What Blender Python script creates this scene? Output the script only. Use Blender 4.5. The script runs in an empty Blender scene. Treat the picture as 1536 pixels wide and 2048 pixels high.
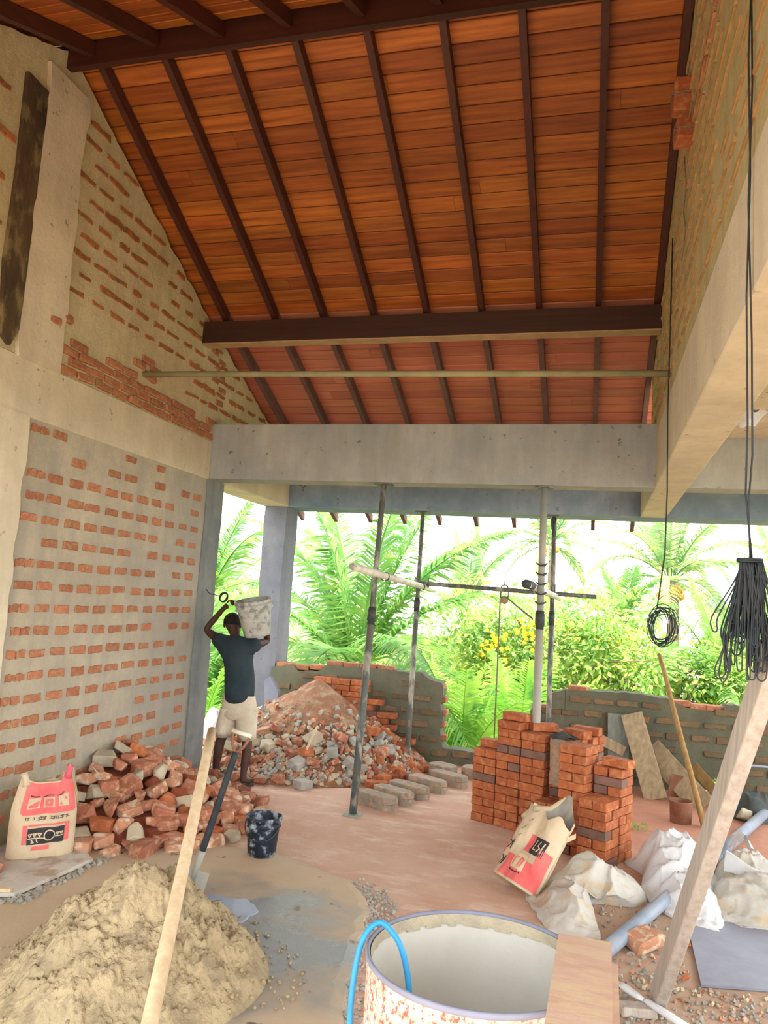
import bpy, bmesh, math, random
from mathutils import Vector, Matrix, Euler, noise
R = random.Random(7)
PI = math.pi
SC = bpy.context.scene
COL = SC.collection

# ---------------------------------------------------------------- camera
cam_data = bpy.data.cameras.new('camera')
cam = bpy.data.objects.new('camera', cam_data); COL.objects.link(cam)
rt, dn, fw = ((0.96409141, 0.25857283, 0.06056279), (0.028937, 0.12440906, -0.99180897), (-0.26398942, 0.95794701, 0.11245938))
cam.matrix_world = Matrix(((rt[0], -dn[0], -fw[0], 0), (rt[1], -dn[1], -fw[1], 0), (rt[2], -dn[2], -fw[2], 1.7), (0, 0, 0, 1)))
cam_data.sensor_fit = 'HORIZONTAL'; cam_data.sensor_width = 36.0
cam_data.lens = 1547.62 / 1536 * 36.0
cam_data.clip_start = 0.05; cam_data.clip_end = 500
SC.camera = cam

# ---------------------------------------------------------------- sky, sun, exposure
world = bpy.data.worlds.new('sky'); SC.world = world; world.use_nodes = True
bg = world.node_tree.nodes['Background']
bg.inputs[0].default_value = (0.95, 0.98, 1.0, 1); bg.inputs[1].default_value = 1.15
sun_data = bpy.data.lights.new('sun', 'SUN'); sun = bpy.data.objects.new('sun', sun_data); COL.objects.link(sun)
sun_data.energy = 3.2; sun_data.angle = math.radians(4); sun_data.color = (1.0, 0.95, 0.84)
sun.rotation_euler = Vector((0.14, -0.47, 0.87)).to_track_quat('Z', 'Y').to_euler()
SC.view_settings.view_transform = 'Standard'; SC.view_settings.look = 'None'
SC.view_settings.exposure = 2.15; SC.view_settings.gamma = 1.0
SC.view_settings.use_curve_mapping = False

# ---------------------------------------------------------------- materials
MATS = {}
def lin(c):
    return tuple((x / 12.92 if x <= 0.04045 else ((x + 0.055) / 1.055) ** 2.4) for x in c)
class NT:
    def __init__(s, name):
        m = bpy.data.materials.new(name); m.use_nodes = True; s.m = m; s.t = m.node_tree; s.n = s.t.nodes
        s.b = s.n['Principled BSDF']; MATS[name] = m
        s.tc = s.n.new('ShaderNodeTexCoord'); s.co = s.tc.outputs['Object']
    def link(s, a, b): s.t.links.new(a, b)
    def coords(s, scale=(1, 1, 1), world_space=False, rnd=False):
        mp = s.n.new('ShaderNodeMapping'); mp.inputs['Scale'].default_value = scale
        if world_space:
            g = s.n.new('ShaderNodeNewGeometry'); s.link(g.outputs['Position'], mp.inputs['Vector'])
        else: s.link(s.co, mp.inputs['Vector'])
        if rnd:
            oi = s.n.new('ShaderNodeObjectInfo'); mu = s.n.new('ShaderNodeMath'); mu.operation = 'MULTIPLY'; mu.inputs[1].default_value = 37
            s.link(oi.outputs['Random'], mu.inputs[0]); s.link(mu.outputs[0], mp.inputs['Location'])
        return mp.outputs[0]
    def noise(s, scale, co, detail=5, rough=0.6, lo=0.35, hi=0.65):
        n = s.n.new('ShaderNodeTexNoise'); n.inputs['Scale'].default_value = scale; n.inputs['Detail'].default_value = detail; n.inputs['Roughness'].default_value = rough
        s.link(co, n.inputs['Vector']); return s.ramp(n.outputs['Fac'], lo, hi)
    def ramp(s, v, lo, hi, a=0.0, b=1.0):
        r = s.n.new('ShaderNodeMapRange'); r.inputs['From Min'].default_value = lo; r.inputs['From Max'].default_value = hi
        r.inputs['To Min'].default_value = a; r.inputs['To Max'].default_value = b; s.link(v, r.inputs['Value']); return r.outputs[0]
    def mix(s, f, a, b):
        x = s.n.new('ShaderNodeMix'); x.data_type = 'RGBA'
        for i, v in ((6, a), (7, b)):
            if isinstance(v, tuple): x.inputs[i].default_value = (*lin(v), 1)
            else: s.link(v, x.inputs[i])
        if isinstance(f, float): x.inputs[0].default_value = f
        else: s.link(f, x.inputs[0])
        return x.outputs[2]
    def math(s, op, a, b):
        x = s.n.new('ShaderNodeMath'); x.operation = op
        for i, v in ((0, a), (1, b)):
            if isinstance(v, (int, float)): x.inputs[i].default_value = v
            else: s.link(v, x.inputs[i])
        return x.outputs[0]
    def objrand(s):
        oi = s.n.new('ShaderNodeObjectInfo'); return oi.outputs['Random']
    def bump(s, h, strength=0.4, dist=0.01):
        b = s.n.new('ShaderNodeBump'); b.inputs['Strength'].default_value = strength; b.inputs['Distance'].default_value = dist
        s.link(h, b.inputs['Height']); s.link(b.outputs[0], s.b.inputs['Normal'])
    def out(s, col, rough=0.85, metal=0.0, spec=0.3):
        if isinstance(col, tuple): s.b.inputs['Base Color'].default_value = (*lin(col), 1)
        else: s.link(col, s.b.inputs['Base Color'])
        if isinstance(rough, float): s.b.inputs['Roughness'].default_value = rough
        else: s.link(rough, s.b.inputs['Roughness'])
        s.b.inputs['Metallic'].default_value = metal; s.b.inputs['Specular IOR Level'].default_value = spec
        return s.m
def simple(name, c1, c2, scale=8, rough=0.85, metal=0.0, bump=0.3, stretch=(1, 1, 1), rnd=0.0, c3=None, spec=0.3, lo=0.35, hi=0.65):
    t = NT(name); co = t.coords(stretch, rnd=True); n = t.noise(scale, co, lo=lo, hi=hi); c = t.mix(n, c1, c2)
    if c3: c = t.mix(t.noise(scale * 2.3, co, lo=0.5, hi=0.62), c, c3)
    if rnd:
        hs = t.n.new('ShaderNodeHueSaturation'); t.link(c, hs.inputs['Color'])
        t.link(t.ramp(t.objrand(), 0, 1, 1 - rnd, 1 + rnd), hs.inputs['Value']); c = hs.outputs[0]
    if bump: t.bump(t.noise(scale * 6, co), bump, 0.006)
    return t.out(c, rough, metal, spec)

# concrete of the beams and columns
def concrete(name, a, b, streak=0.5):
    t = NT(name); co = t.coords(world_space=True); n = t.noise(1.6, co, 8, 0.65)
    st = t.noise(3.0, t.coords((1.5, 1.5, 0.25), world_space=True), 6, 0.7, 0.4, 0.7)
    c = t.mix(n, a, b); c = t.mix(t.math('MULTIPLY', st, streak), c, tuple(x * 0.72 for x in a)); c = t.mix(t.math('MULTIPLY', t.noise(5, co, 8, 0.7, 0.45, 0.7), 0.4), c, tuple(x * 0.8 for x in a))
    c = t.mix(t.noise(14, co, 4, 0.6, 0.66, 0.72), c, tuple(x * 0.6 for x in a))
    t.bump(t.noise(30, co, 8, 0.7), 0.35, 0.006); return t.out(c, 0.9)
concrete('concrete', (0.68, 0.67, 0.62), (0.58, 0.60, 0.58))
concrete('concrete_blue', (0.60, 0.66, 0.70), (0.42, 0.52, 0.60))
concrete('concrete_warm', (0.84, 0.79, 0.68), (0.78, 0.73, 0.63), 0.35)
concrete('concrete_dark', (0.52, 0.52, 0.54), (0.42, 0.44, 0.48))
# mortar of the left wall: cream, greyer towards the opening, damp moss at the foot
def mortar(name, a, b, grey, moss=True, greyed=True):
    t = NT(name); co = t.coords(world_space=True); n = t.noise(2.2, co, 8, 0.7, 0.3, 0.7)
    c = t.mix(n, a, b)
    st = t.noise(2.0, t.coords((1, 3.5, 0.35), world_space=True), 5, 0.6, 0.45, 0.75)
    c = t.mix(t.math('MULTIPLY', st, 0.65), c, grey); c = t.mix(t.math('MULTIPLY', t.noise(7, co, 6, 0.7, 0.45, 0.7), 0.4), c, grey)
    g = t.n.new('ShaderNodeNewGeometry'); sp = t.n.new('ShaderNodeSeparateXYZ'); t.link(g.outputs['Position'], sp.inputs[0])
    if greyed:
        w = t.math('ADD', sp.outputs[1], t.ramp(t.noise(1.3, co), 0, 1, -0.7, 0.7))
        c = t.mix(t.ramp(w, 5.3, 6.5, 0, 0.75), c, grey)
    if moss:
        w = t.math('ADD', sp.outputs[2], t.ramp(t.noise(2.5, co), 0, 1, -0.18, 0.18))
        c = t.mix(t.ramp(w, 0.42, 0.12, 0, 0.75), c, (0.56, 0.50, 0.28))
    f = t.noise(45, co, 6, 0.7, 0.3, 0.7); c = t.mix(t.math('MULTIPLY', f, 0.25), c, tuple(x * 0.75 for x in a))
    t.bump(t.noise(18, co, 9, 0.8, 0.2, 0.8), 0.9, 0.02); return t.out(c, 0.95)
mortar('mortar', (0.90, 0.85, 0.73), (0.78, 0.73, 0.63), (0.68, 0.66, 0.62))
mortar('mortar_gable', (0.97, 0.92, 0.74), (0.90, 0.82, 0.61), (0.80, 0.73, 0.57), False, False)  # warm bounce light on the upper wall is put into this yellower mortar
mortar('mortar_right', (0.93, 0.87, 0.66), (0.87, 0.79, 0.56), (0.72, 0.66, 0.46), False, False)  # yellowish light high on the right wall is part of this mortar colour
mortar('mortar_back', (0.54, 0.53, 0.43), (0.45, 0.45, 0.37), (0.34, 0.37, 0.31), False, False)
mortar('cement_face', (0.66, 0.66, 0.62), (0.54, 0.56, 0.56), (0.42, 0.46, 0.50), False, False)
simple('brick_wall', (0.68, 0.44, 0.31), (0.62, 0.38, 0.27), 14, rnd=0.14, c3=(0.66, 0.52, 0.38))
simple('brick_gable', (0.70, 0.43, 0.26), (0.58, 0.38, 0.23), 14, rnd=0.18, c3=(0.48, 0.37, 0.24))
simple('brick_right', (0.72, 0.56, 0.36), (0.64, 0.50, 0.32), 14, rnd=0.12)
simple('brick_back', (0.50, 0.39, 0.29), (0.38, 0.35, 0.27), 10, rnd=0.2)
simple('brick_new', (0.69, 0.40, 0.24), (0.61, 0.33, 0.20), 9, rnd=0.13, c3=(0.72, 0.47, 0.31))
simple('brick_burnt', (0.50, 0.38, 0.33), (0.42, 0.32, 0.28), 12, rnd=0.1)
simple('brick_broken', (0.58, 0.35, 0.26), (0.68, 0.45, 0.35), 10, rnd=0.2, c3=(0.74, 0.58, 0.46))
simple('brick_dusty', (0.76, 0.56, 0.44), (0.70, 0.48, 0.36), 9, rnd=0.14, c3=(0.82, 0.74, 0.64))
simple('brick_dark', (0.46, 0.24, 0.16), (0.56, 0.30, 0.19), 10, rnd=0.2)
simple('mortar_lump', (0.76, 0.71, 0.60), (0.66, 0.62, 0.54), 9, rnd=0.12)
simple('grey_lump', (0.66, 0.65, 0.61), (0.56, 0.55, 0.52), 8, rnd=0.15)
simple('soil', (0.66, 0.50, 0.38), (0.58, 0.40, 0.30), 5, bump=1.0, c3=(0.68, 0.58, 0.46))
simple('red_soil', (0.58, 0.32, 0.22), (0.50, 0.26, 0.18), 6, bump=0.9)
simple('sand_mortar', (0.71, 0.64, 0.50), (0.62, 0.56, 0.44), 5, bump=1.0, c3=(0.58, 0.52, 0.41))
simple('paver', (0.52, 0.50, 0.46), (0.62, 0.56, 0.48), 7, rnd=0.1, c3=(0.70, 0.58, 0.48))
simple('steel_dark', (0.28, 0.33, 0.34), (0.42, 0.41, 0.36), 6, rough=0.6, bump=0.15, stretch=(1, 1, 0.4), c3=(0.62, 0.60, 0.54))
simple('steel_pale', (0.56, 0.58, 0.55), (0.64, 0.62, 0.55), 6, rough=0.6, bump=0.15)
simple('steel_olive', (0.52, 0.51, 0.37), (0.60, 0.58, 0.42), 5, rough=0.6, bump=0.1)
simple('clamp', (0.20, 0.25, 0.26), (0.30, 0.30, 0.26), 12, rough=0.6)
simple('pvc_white', (0.84, 0.83, 0.76), (0.72, 0.70, 0.62), 6, rough=0.45, bump=0.05)
simple('pvc_grey', (0.50, 0.56, 0.63), (0.60, 0.62, 0.66), 5, rough=0.4, bump=0.05)
simple('rubber', (0.13, 0.16, 0.18), (0.20, 0.22, 0.23), 8, rough=0.6)
simple('rope', (0.52, 0.50, 0.44), (0.42, 0.40, 0.34), 30)
simple('hose_blue', (0.22, 0.62, 0.85), (0.18, 0.52, 0.76), 5, rough=0.35, bump=0)
simple('pole_wood', (0.85, 0.77, 0.63), (0.77, 0.68, 0.54), 5, stretch=(5, 5, 0.6), bump=0.15)
simple('stick_wood', (0.66, 0.54, 0.34), (0.58, 0.44, 0.26), 5, stretch=(5, 5, 0.6), bump=0.2)
simple('timber', (0.74, 0.70, 0.65), (0.64, 0.60, 0.55), 5, stretch=(7, 7, 0.5), bump=0.3)
simple('old_plank', (0.70, 0.63, 0.50), (0.58, 0.51, 0.40), 5, stretch=(6, 6, 0.7), bump=0.3, rnd=0.08)
simple('grey_plank', (0.55, 0.57, 0.53), (0.46, 0.48, 0.45), 5, stretch=(6, 6, 0.7), bump=0.3)
simple('lime_board', (0.80, 0.78, 0.74), (0.70, 0.67, 0.62), 3, bump=0.25, c3=(0.66, 0.60, 0.52))
simple('plywood', (0.76, 0.65, 0.57), (0.72, 0.59, 0.51), 3, stretch=(1, 4, 1), bump=0.1, c3=(0.76, 0.66, 0.54))
simple('black_board', (0.24, 0.19, 0.14), (0.36, 0.29, 0.20), 4, stretch=(1, 1, 0.5), bump=0.5, c3=(0.48, 0.42, 0.28))
simple('sheet_blue', (0.52, 0.54, 0.60), (0.46, 0.46, 0.52), 3, rough=0.5, bump=0.1)
simple('kraft', (0.80, 0.73, 0.61), (0.74, 0.66, 0.54), 6, bump=0.2, rough=0.75)
simple('kraft_inner', (0.62, 0.60, 0.55), (0.54, 0.53, 0.50), 6, bump=0.2)
simple('ink_red', (0.86, 0.36, 0.36), (0.84, 0.44, 0.42), 12, bump=0.1, rough=0.7)
simple('ink_black', (0.16, 0.16, 0.17), (0.24, 0.22, 0.21), 12, bump=0.1, rough=0.7)
simple('pink_bag', (0.88, 0.42, 0.50), (0.82, 0.36, 0.42), 8, bump=0.3)
simple('sack_white', (0.86, 0.87, 0.88), (0.78, 0.79, 0.80), 4, bump=0.35, rough=0.6)
simple('sack_grey', (0.78, 0.77, 0.74), (0.68, 0.67, 0.64), 4, bump=0.35, rough=0.6, c3=(0.72, 0.66, 0.56))
simple('smear', (0.72, 0.60, 0.48), (0.62, 0.50, 0.40), 9, bump=0.6, c3=(0.56, 0.54, 0.48))
simple('rust', (0.46, 0.30, 0.22), (0.56, 0.40, 0.30), 10, rough=0.8)
simple('rust_light', (0.62, 0.47, 0.37), (0.52, 0.34, 0.25), 8, rough=0.8)
simple('drum_out', (0.86, 0.66, 0.60), (0.90, 0.82, 0.76), 26, bump=0.4, c3=(0.80, 0.36, 0.28), lo=0.42, hi=0.58)
simple('drum_in', (0.80, 0.79, 0.75), (0.76, 0.75, 0.71), 4, bump=0.1, lo=.3, hi=.7)
simple('skin', (0.30, 0.20, 0.16), (0.25, 0.16, 0.13), 8, rough=0.55, bump=0.05)
simple('hair', (0.09, 0.08, 0.07), (0.14, 0.11, 0.09), 30, rough=0.8)
simple('shirt', (0.13, 0.19, 0.21), (0.17, 0.22, 0.24), 7, rough=0.9, bump=0.3)
simple('shorts', (0.82, 0.78, 0.70), (0.74, 0.69, 0.60), 7, rough=0.9, bump=0.3)
simple('sandal', (0.20, 0.18, 0.17), (0.28, 0.25, 0.23), 10)
simple('eye_white', (0.85, 0.83, 0.8), (0.8, 0.78, 0.75), 5)
simple('bucket_white', (0.74, 0.74, 0.70), (0.64, 0.64, 0.60), 7, rough=0.55, bump=0.1, c3=(0.50, 0.51, 0.48))
simple('bucket_black', (0.09, 0.12, 0.16), (0.16, 0.20, 0.25), 6, rough=0.5, bump=0.15, c3=(0.62, 0.66, 0.70))
simple('puddle_sky_sheen', (0.66, 0.72, 0.80), (0.60, 0.66, 0.74), 3, rough=0.04, bump=0, spec=0.8)  # slurry water; the sky's reflection is put into its pale blue base
simple('trunk', (0.55, 0.48, 0.38), (0.45, 0.40, 0.33), 6)
simple('house_wall', (0.90, 0.89, 0.86), (0.86, 0.85, 0.82), 2)
simple('house_roof', (0.88, 0.85, 0.80), (0.80, 0.76, 0.70), 3)
simple('ground', (0.40, 0.42, 0.30), (0.46, 0.42, 0.34), 0.4)
simple('coconut', (0.85, 0.62, 0.25), (0.75, 0.50, 0.2), 6)
simple('flower', (0.98, 0.85, 0.12), (0.95, 0.72, 0.1), 6)

def leafmat(name, a, b, c3=None, scale=1.2):
    t = NT(name); co = t.coords(rnd=True); c = t.mix(t.noise(scale, co, 4, 0.6, 0.38, 0.62), a, b)
    if c3: c = t.mix(t.noise(scale * 2.7, co, 3, 0.6, 0.56, 0.66), c, c3)
    t.out(c, 0.5, 0, 0.4)
    tr = t.n.new('ShaderNodeBsdfTranslucent'); t.link(c, tr.inputs[0]); ms = t.n.new('ShaderNodeMixShader'); ms.inputs[0].default_value = 0.5
    t.link(t.b.outputs[0], ms.inputs[1]); t.link(tr.outputs[0], ms.inputs[2]); t.link(ms.outputs[0], t.n['Material Output'].inputs[0]); return t.m
leafmat('leaf_palm', (0.37, 0.57, 0.30), (0.53, 0.69, 0.34), (0.70, 0.75, 0.43))
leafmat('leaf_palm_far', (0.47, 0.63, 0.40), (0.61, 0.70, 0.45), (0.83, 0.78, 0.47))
leafmat('leaf_bush', (0.45, 0.63, 0.31), (0.63, 0.73, 0.34), (0.83, 0.80, 0.37))
leafmat('leaf_bright', (0.47, 0.70, 0.25), (0.63, 0.78, 0.33), (0.37, 0.57, 0.30))

def wood(name, base, dark, rv=0.3, gloss=0.45, objaxis=(0.8, 14, 14)):
    t = NT(name); co = t.coords(objaxis, rnd=True); n = t.noise(2.0, co, 8, 0.6, 0.3, 0.7); c = t.mix(n, base, dark)
    big = t.noise(1.2, t.coords((1, 3, 3), rnd=True), 3, 0.5, 0.35, 0.7); c = t.mix(t.math('MULTIPLY', big, 0.4), c, dark)
    hs = t.n.new('ShaderNodeHueSaturation'); t.link(c, hs.inputs['Color']); rr = t.objrand()
    t.link(t.ramp(rr, 0, 1, 1 - rv, 1 + rv), hs.inputs['Value']); t.link(t.ramp(t.math('FRACT', t.math('MULTIPLY', rr, 17.3), 0), 0, 1, 0.495, 0.508), hs.inputs['Hue'])
    t.bump(n, 0.12, 0.003); return t.out(hs.outputs[0], gloss, 0, 0.45)
wood('ceiling_wood', (0.73, 0.42, 0.16), (0.46, 0.23, 0.085), 0.26)
wood('eave_wood', (0.76, 0.44, 0.33), (0.62, 0.33, 0.25), 0.15)
wood('dark_wood', (0.27, 0.13, 0.08), (0.18, 0.09, 0.06), 0.1, 0.5)
wood('rafter_wood', (0.31, 0.15, 0.10), (0.22, 0.11, 0.08), 0.1, 0.55, (14, 0.8, 14))
simple('rafter_pale', (0.42, 0.31, 0.29), (0.36, 0.26, 0.24), 4)
simple('purlin_lit_under', (0.72, 0.60, 0.44), (0.64, 0.52, 0.38), 6)  # pale underside strip: light from below put into the purlin's colour
simple('deck', (0.35, 0.2, 0.12), (0.3, 0.16, 0.1), 3)

# floor: red brick dust over cement
t = NT('floor_dust'); co = t.coords(world_space=True)
c = t.mix(t.noise(0.9, co, 8, 0.65, 0.35, 0.7), (0.83, 0.71, 0.63), (0.74, 0.57, 0.48))
c = t.mix(t.noise(3.2, t.coords((1, 2.2, 1), world_space=True), 7, 0.7, 0.5, 0.7), c, (0.87, 0.79, 0.72))
g = t.n.new('ShaderNodeNewGeometry'); sp = t.n.new('ShaderNodeSeparateXYZ'); t.link(g.outputs['Position'], sp.inputs[0])
w = t.math('ADD', t.math('SUBTRACT', sp.outputs[1], t.math('MULTIPLY', sp.outputs[0], -1.2)), t.ramp(t.noise(1.5, co), 0, 1, -0.5, 0.5))
c = t.mix(t.ramp(w, 5.6, 7.0, 0, 0.7), c, (0.72, 0.46, 0.35))
w2 = t.math('ADD', t.math('MULTIPLY', sp.outputs[0], 1.0), t.ramp(t.noise(2.0, co), 0, 1, -0.25, 0.25))
near = t.ramp(sp.outputs[1], 5.4, 4.9, 0, 1)
c = t.mix(t.math('MULTIPLY', t.ramp(w2, -0.1, 0.2, 0, 0.8), near), c, (0.68, 0.58, 0.50))
t.bump(t.noise(9, co, 9, 0.7, 0.2, 0.8), 0.5, 0.02); t.out(c, 0.92)
# screed: smoother cement, damp patch round the mortar heap
t = NT('screed'); co = t.coords(world_space=True)
c = t.mix(t.noise(1.1, co, 8, 0.65, 0.3, 0.7), (0.78, 0.71, 0.60), (0.68, 0.60, 0.50))
g = t.n.new('ShaderNodeNewGeometry'); vd = t.n.new('ShaderNodeVectorMath'); vd.operation = 'DISTANCE'; t.link(g.outputs['Position'], vd.inputs[0]); vd.inputs[1].default_value = (-1.62, 3.62, 0.02)
wet = t.ramp(t.math('ADD', vd.outputs['Value'], t.ramp(t.noise(2.2, co, 6, 0.6), 0, 1, -0.3, 0.3)), 0.85, 0.35)
c = t.mix(wet, c, (0.46, 0.47, 0.47)); c = t.mix(t.noise(7, co, 4, 0.6, 0.66, 0.7), c, (0.38, 0.33, 0.27))
t.bump(t.noise(14, co, 8, 0.7), 0.2, 0.008); t.out(c, t.ramp(wet, 0, 1, 0.8, 0.22), 0, 0.5)

# ---------------------------------------------------------------- mesh helpers
WL = {}
def wloc(o): return WL.get(o.name, Vector((0, 0, 0))) if o else Vector((0, 0, 0))
def tag(o, label=None, cat=None, group=None, kind=None):
    if label: o['label'] = label
    if cat: o['category'] = cat
    if group: o['group'] = group
    if kind: o['kind'] = kind
    return o
def empty(name, loc, label=None, cat=None, group=None, kind=None):
    o = bpy.data.objects.new(name, None); COL.objects.link(o); o.location = loc; o.empty_display_size = 0.1
    WL[o.name] = Vector(loc); return tag(o, label, cat, group, kind)
def put(me, name, loc, rot=None, parent=None, scale=None):
    o = bpy.data.objects.new(name, me); COL.objects.link(o); loc = Vector(loc)
    if parent: o.parent = parent
    o.location = loc - wloc(parent)
    if rot is not None: o.rotation_euler = rot
    if scale is not None: o.scale = scale
    WL[o.name] = loc; return o
def basis(d):
    d = Vector(d).normalized(); a = Vector((0, 0, 1)) if abs(d.z) < 0.95 else Vector((1, 0, 0))
    u = d.cross(a).normalized(); return u, d.cross(u).normalized(), d
class MB:
    def __init__(s): s.v = []; s.f = []; s.mi = []
    def add(s, vs, fs, m=0):
        k = len(s.v); s.v += [tuple(x) for x in vs]; s.f += [tuple(i + k for i in f) for f in fs]; s.mi += [m] * len(fs); return s
    def box(s, c, sz, rot=None, m=0, jit=0.0):
        vs = []
        for x in (-.5, .5):
            for y in (-.5, .5):
                for z in (-.5, .5):
                    p = Vector((x * sz[0] + R.uniform(-jit, jit), y * sz[1] + R.uniform(-jit, jit), z * sz[2] + R.uniform(-jit, jit)))
                    if rot is not None: p = rot @ p
                    vs.append(p + Vector(c))
        return s.add(vs, [(0, 1, 3, 2), (4, 6, 7, 5), (0, 4, 5, 1), (2, 3, 7, 6), (0, 2, 6, 4), (1, 5, 7, 3)], m)
    def bar(s, a, b, w, h, m=0, up=None):
        a = Vector(a); b = Vector(b); d = (b - a).normalized(); upv = Vector(up) if up else (Vector((0, 0, 1)) if abs(d.z) < 0.95 else Vector((1, 0, 0)))
        u = d.cross(upv).normalized(); v = u.cross(d)
        vs = [p + u * x * w / 2 + v * y * h / 2 for p in (a, b) for x, y in ((-1, -1), (1, -1), (1, 1), (-1, 1))]
        return s.add(vs, [(0, 1, 2, 3), (7, 6, 5, 4), (0, 4, 5, 1), (1, 5, 6, 2), (2, 6, 7, 3), (3, 7, 4, 0)], m)
    def tube(s, pts, r, n=10, cap=True, m=0, closed=False):
        P = [Vector(p) for p in pts]; rr = r if isinstance(r, (list, tuple)) else [r] * len(P); k = len(s.v); u = None
        for i, p in enumerate(P):
            d = (P[(i + 1) % len(P)] - P[i - 1]) if closed else (P[min(i + 1, len(P) - 1)] - P[max(i - 1, 0)])
            d = d.normalized() if d.length > 1e-9 else Vector((0, 0, 1))
            if u is None: u, v, _ = basis(d)
            else:
                u = (u - d * u.dot(d)).normalized(); v = d.cross(u)
            s.v += [tuple(p + (u * math.cos(2 * PI * j / n) + v * math.sin(2 * PI * j / n)) * rr[i]) for j in range(n)]
        L = len(P)
        for i in range(L if closed else L - 1):
            for j in range(n):
                a = k + i * n + j; b = k + i * n + (j + 1) % n; c = k + ((i + 1) % L) * n + (j + 1) % n; d = k + ((i + 1) % L) * n + j
                s.f.append((a, b, c, d)); s.mi.append(m)
        if cap and not closed:
            s.f.append(tuple(k + j for j in range(n - 1, -1, -1))); s.f.append(tuple(k + (L - 1) * n + j for j in range(n))); s.mi += [m, m]
        return s
    def lathe(s, prof, c=(0, 0, 0), n=32, M=None, m=0):
        k = len(s.v); c = Vector(c)
        for r, z in prof:
            for j in range(n):
                p = Vector((r * math.cos(2 * PI * j / n), r * math.sin(2 * PI * j / n), z))
                s.v.append(tuple((M @ p if M else p) + c))
        for i in range(len(prof) - 1):
            for j in range(n):
                a = k + i * n; s.f.append((a + j, a + (j + 1) % n, a + n + (j + 1) % n, a + n + j)); s.mi.append(m)
        return s
    def grid(s, fn, nu, nv, m=0, flip=False):
        k = len(s.v)
        for i in range(nu + 1):
            for j in range(nv + 1): s.v.append(tuple(fn(i / nu, j / nv)))
        for i in range(nu):
            for j in range(nv):
                a = k + i * (nv + 1) + j; q = (a, a + nv + 1, a + nv + 2, a + 1)
                s.f.append(q[::-1] if flip else q); s.mi.append(m)
        return s
    def prism(s, poly, a, ext, m=0):
        # poly: list of 3D points (planar), ext: extrusion vector
        n = len(poly); P = [Vector(p) + Vector(a) for p in poly]; Q = [p + Vector(ext) for p in P]
        return s.add(P + Q, [tuple(range(n)), tuple(range(2 * n - 1, n - 1, -1))] + [((i + 1) % n, i, n + i, n + (i + 1) % n) for i in range(n)], m)
    def mesh(s, name, mats, org=(0, 0, 0), smooth=False):
        o = Vector(org); me = bpy.data.meshes.new(name); me.from_pydata([tuple(Vector(v) - o) for v in s.v], [], s.f)
        for m in (mats if isinstance(mats, (list, tuple)) else [mats]): me.materials.append(MATS[m])
        me.polygons.foreach_set('material_index', s.mi)
        if smooth: me.polygons.foreach_set('use_smooth', [True] * len(s.f))
        me.update()
        bm = bmesh.new(); bm.from_mesh(me); bmesh.ops.recalc_face_normals(bm, faces=bm.faces); bm.to_mesh(me); bm.free()
        return me
    def build(s, name, mats, parent=None, smooth=False, label=None, cat=None, group=None, kind=None, org=None):
        if org is None:
            n = len(s.v); xs = [v[0] for v in s.v]; ys = [v[1] for v in s.v]
            org = ((min(xs) + max(xs)) / 2, (min(ys) + max(ys)) / 2, min(v[2] for v in s.v))
        o = put(s.mesh(name, mats, org, smooth), name, org, None, parent); return tag(o, label, cat, group, kind)
def nz(x, y, z=0.0): return noise.noise(Vector((x, y, z)))
def sub(c, f):
    c = c.copy()
    return c

# ---------------------------------------------------------------- shared brick and stone meshes
def patch_mesh(name, L, H, D, mat, irr=0.25):
    # a brick face left bare by smeared mortar: uneven outline, small depth; length along Y
    pts = []
    for (a, b, n) in (((-1, -1), (1, -1), 4), ((1, -1), (1, 1), 2), ((1, 1), (-1, 1), 4), ((-1, 1), (-1, -1), 2)):
        for i in range(n):
            f = i / n; pts.append(((a[0] + (b[0] - a[0]) * f) * L / 2 + R.uniform(-1, 1) * irr * H * 0.5, (a[1] + (b[1] - a[1]) * f) * H / 2 + R.uniform(-1, 1) * irr * H * 0.5))
    c = [Vector(p) for p in pts]
    n = len(pts); b = MB()
    vs = [(D / 2 * s, p[0] * k, p[1] * k2) for s, k, k2 in ((-1, 0.94, 0.86), (-0.6, 1, 1), (0.6, 1, 1), (1, 0.94, 0.86)) for p in pts]
    fs = [tuple(range(n)), tuple(range(4 * n - 1, 3 * n - 1, -1))]
    for l in range(3): fs += [(l * n + i, l * n + (i + 1) % n, (l + 1) * n + (i + 1) % n, (l + 1) * n + i) for i in range(n)]
    b.add(vs, fs); return b.mesh(name, mat)
def brick_mesh(name, mat, L=0.205, W=0.098, H=0.06, irr=0.002, bev=0.004):
    bm = bmesh.new(); bmesh.ops.create_cube(bm, size=1)
    for v in bm.verts: v.co = Vector((v.co.x * L + R.uniform(-irr, irr), v.co.y * W + R.uniform(-irr, irr), v.co.z * H + R.uniform(-irr, irr)))
    bmesh.ops.bevel(bm, geom=list(bm.edges), offset=bev, segments=1, affect='EDGES')
    me = bpy.data.meshes.new(name); bm.to_mesh(me); bm.free(); me.materials.append(MATS[mat]); return me
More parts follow.
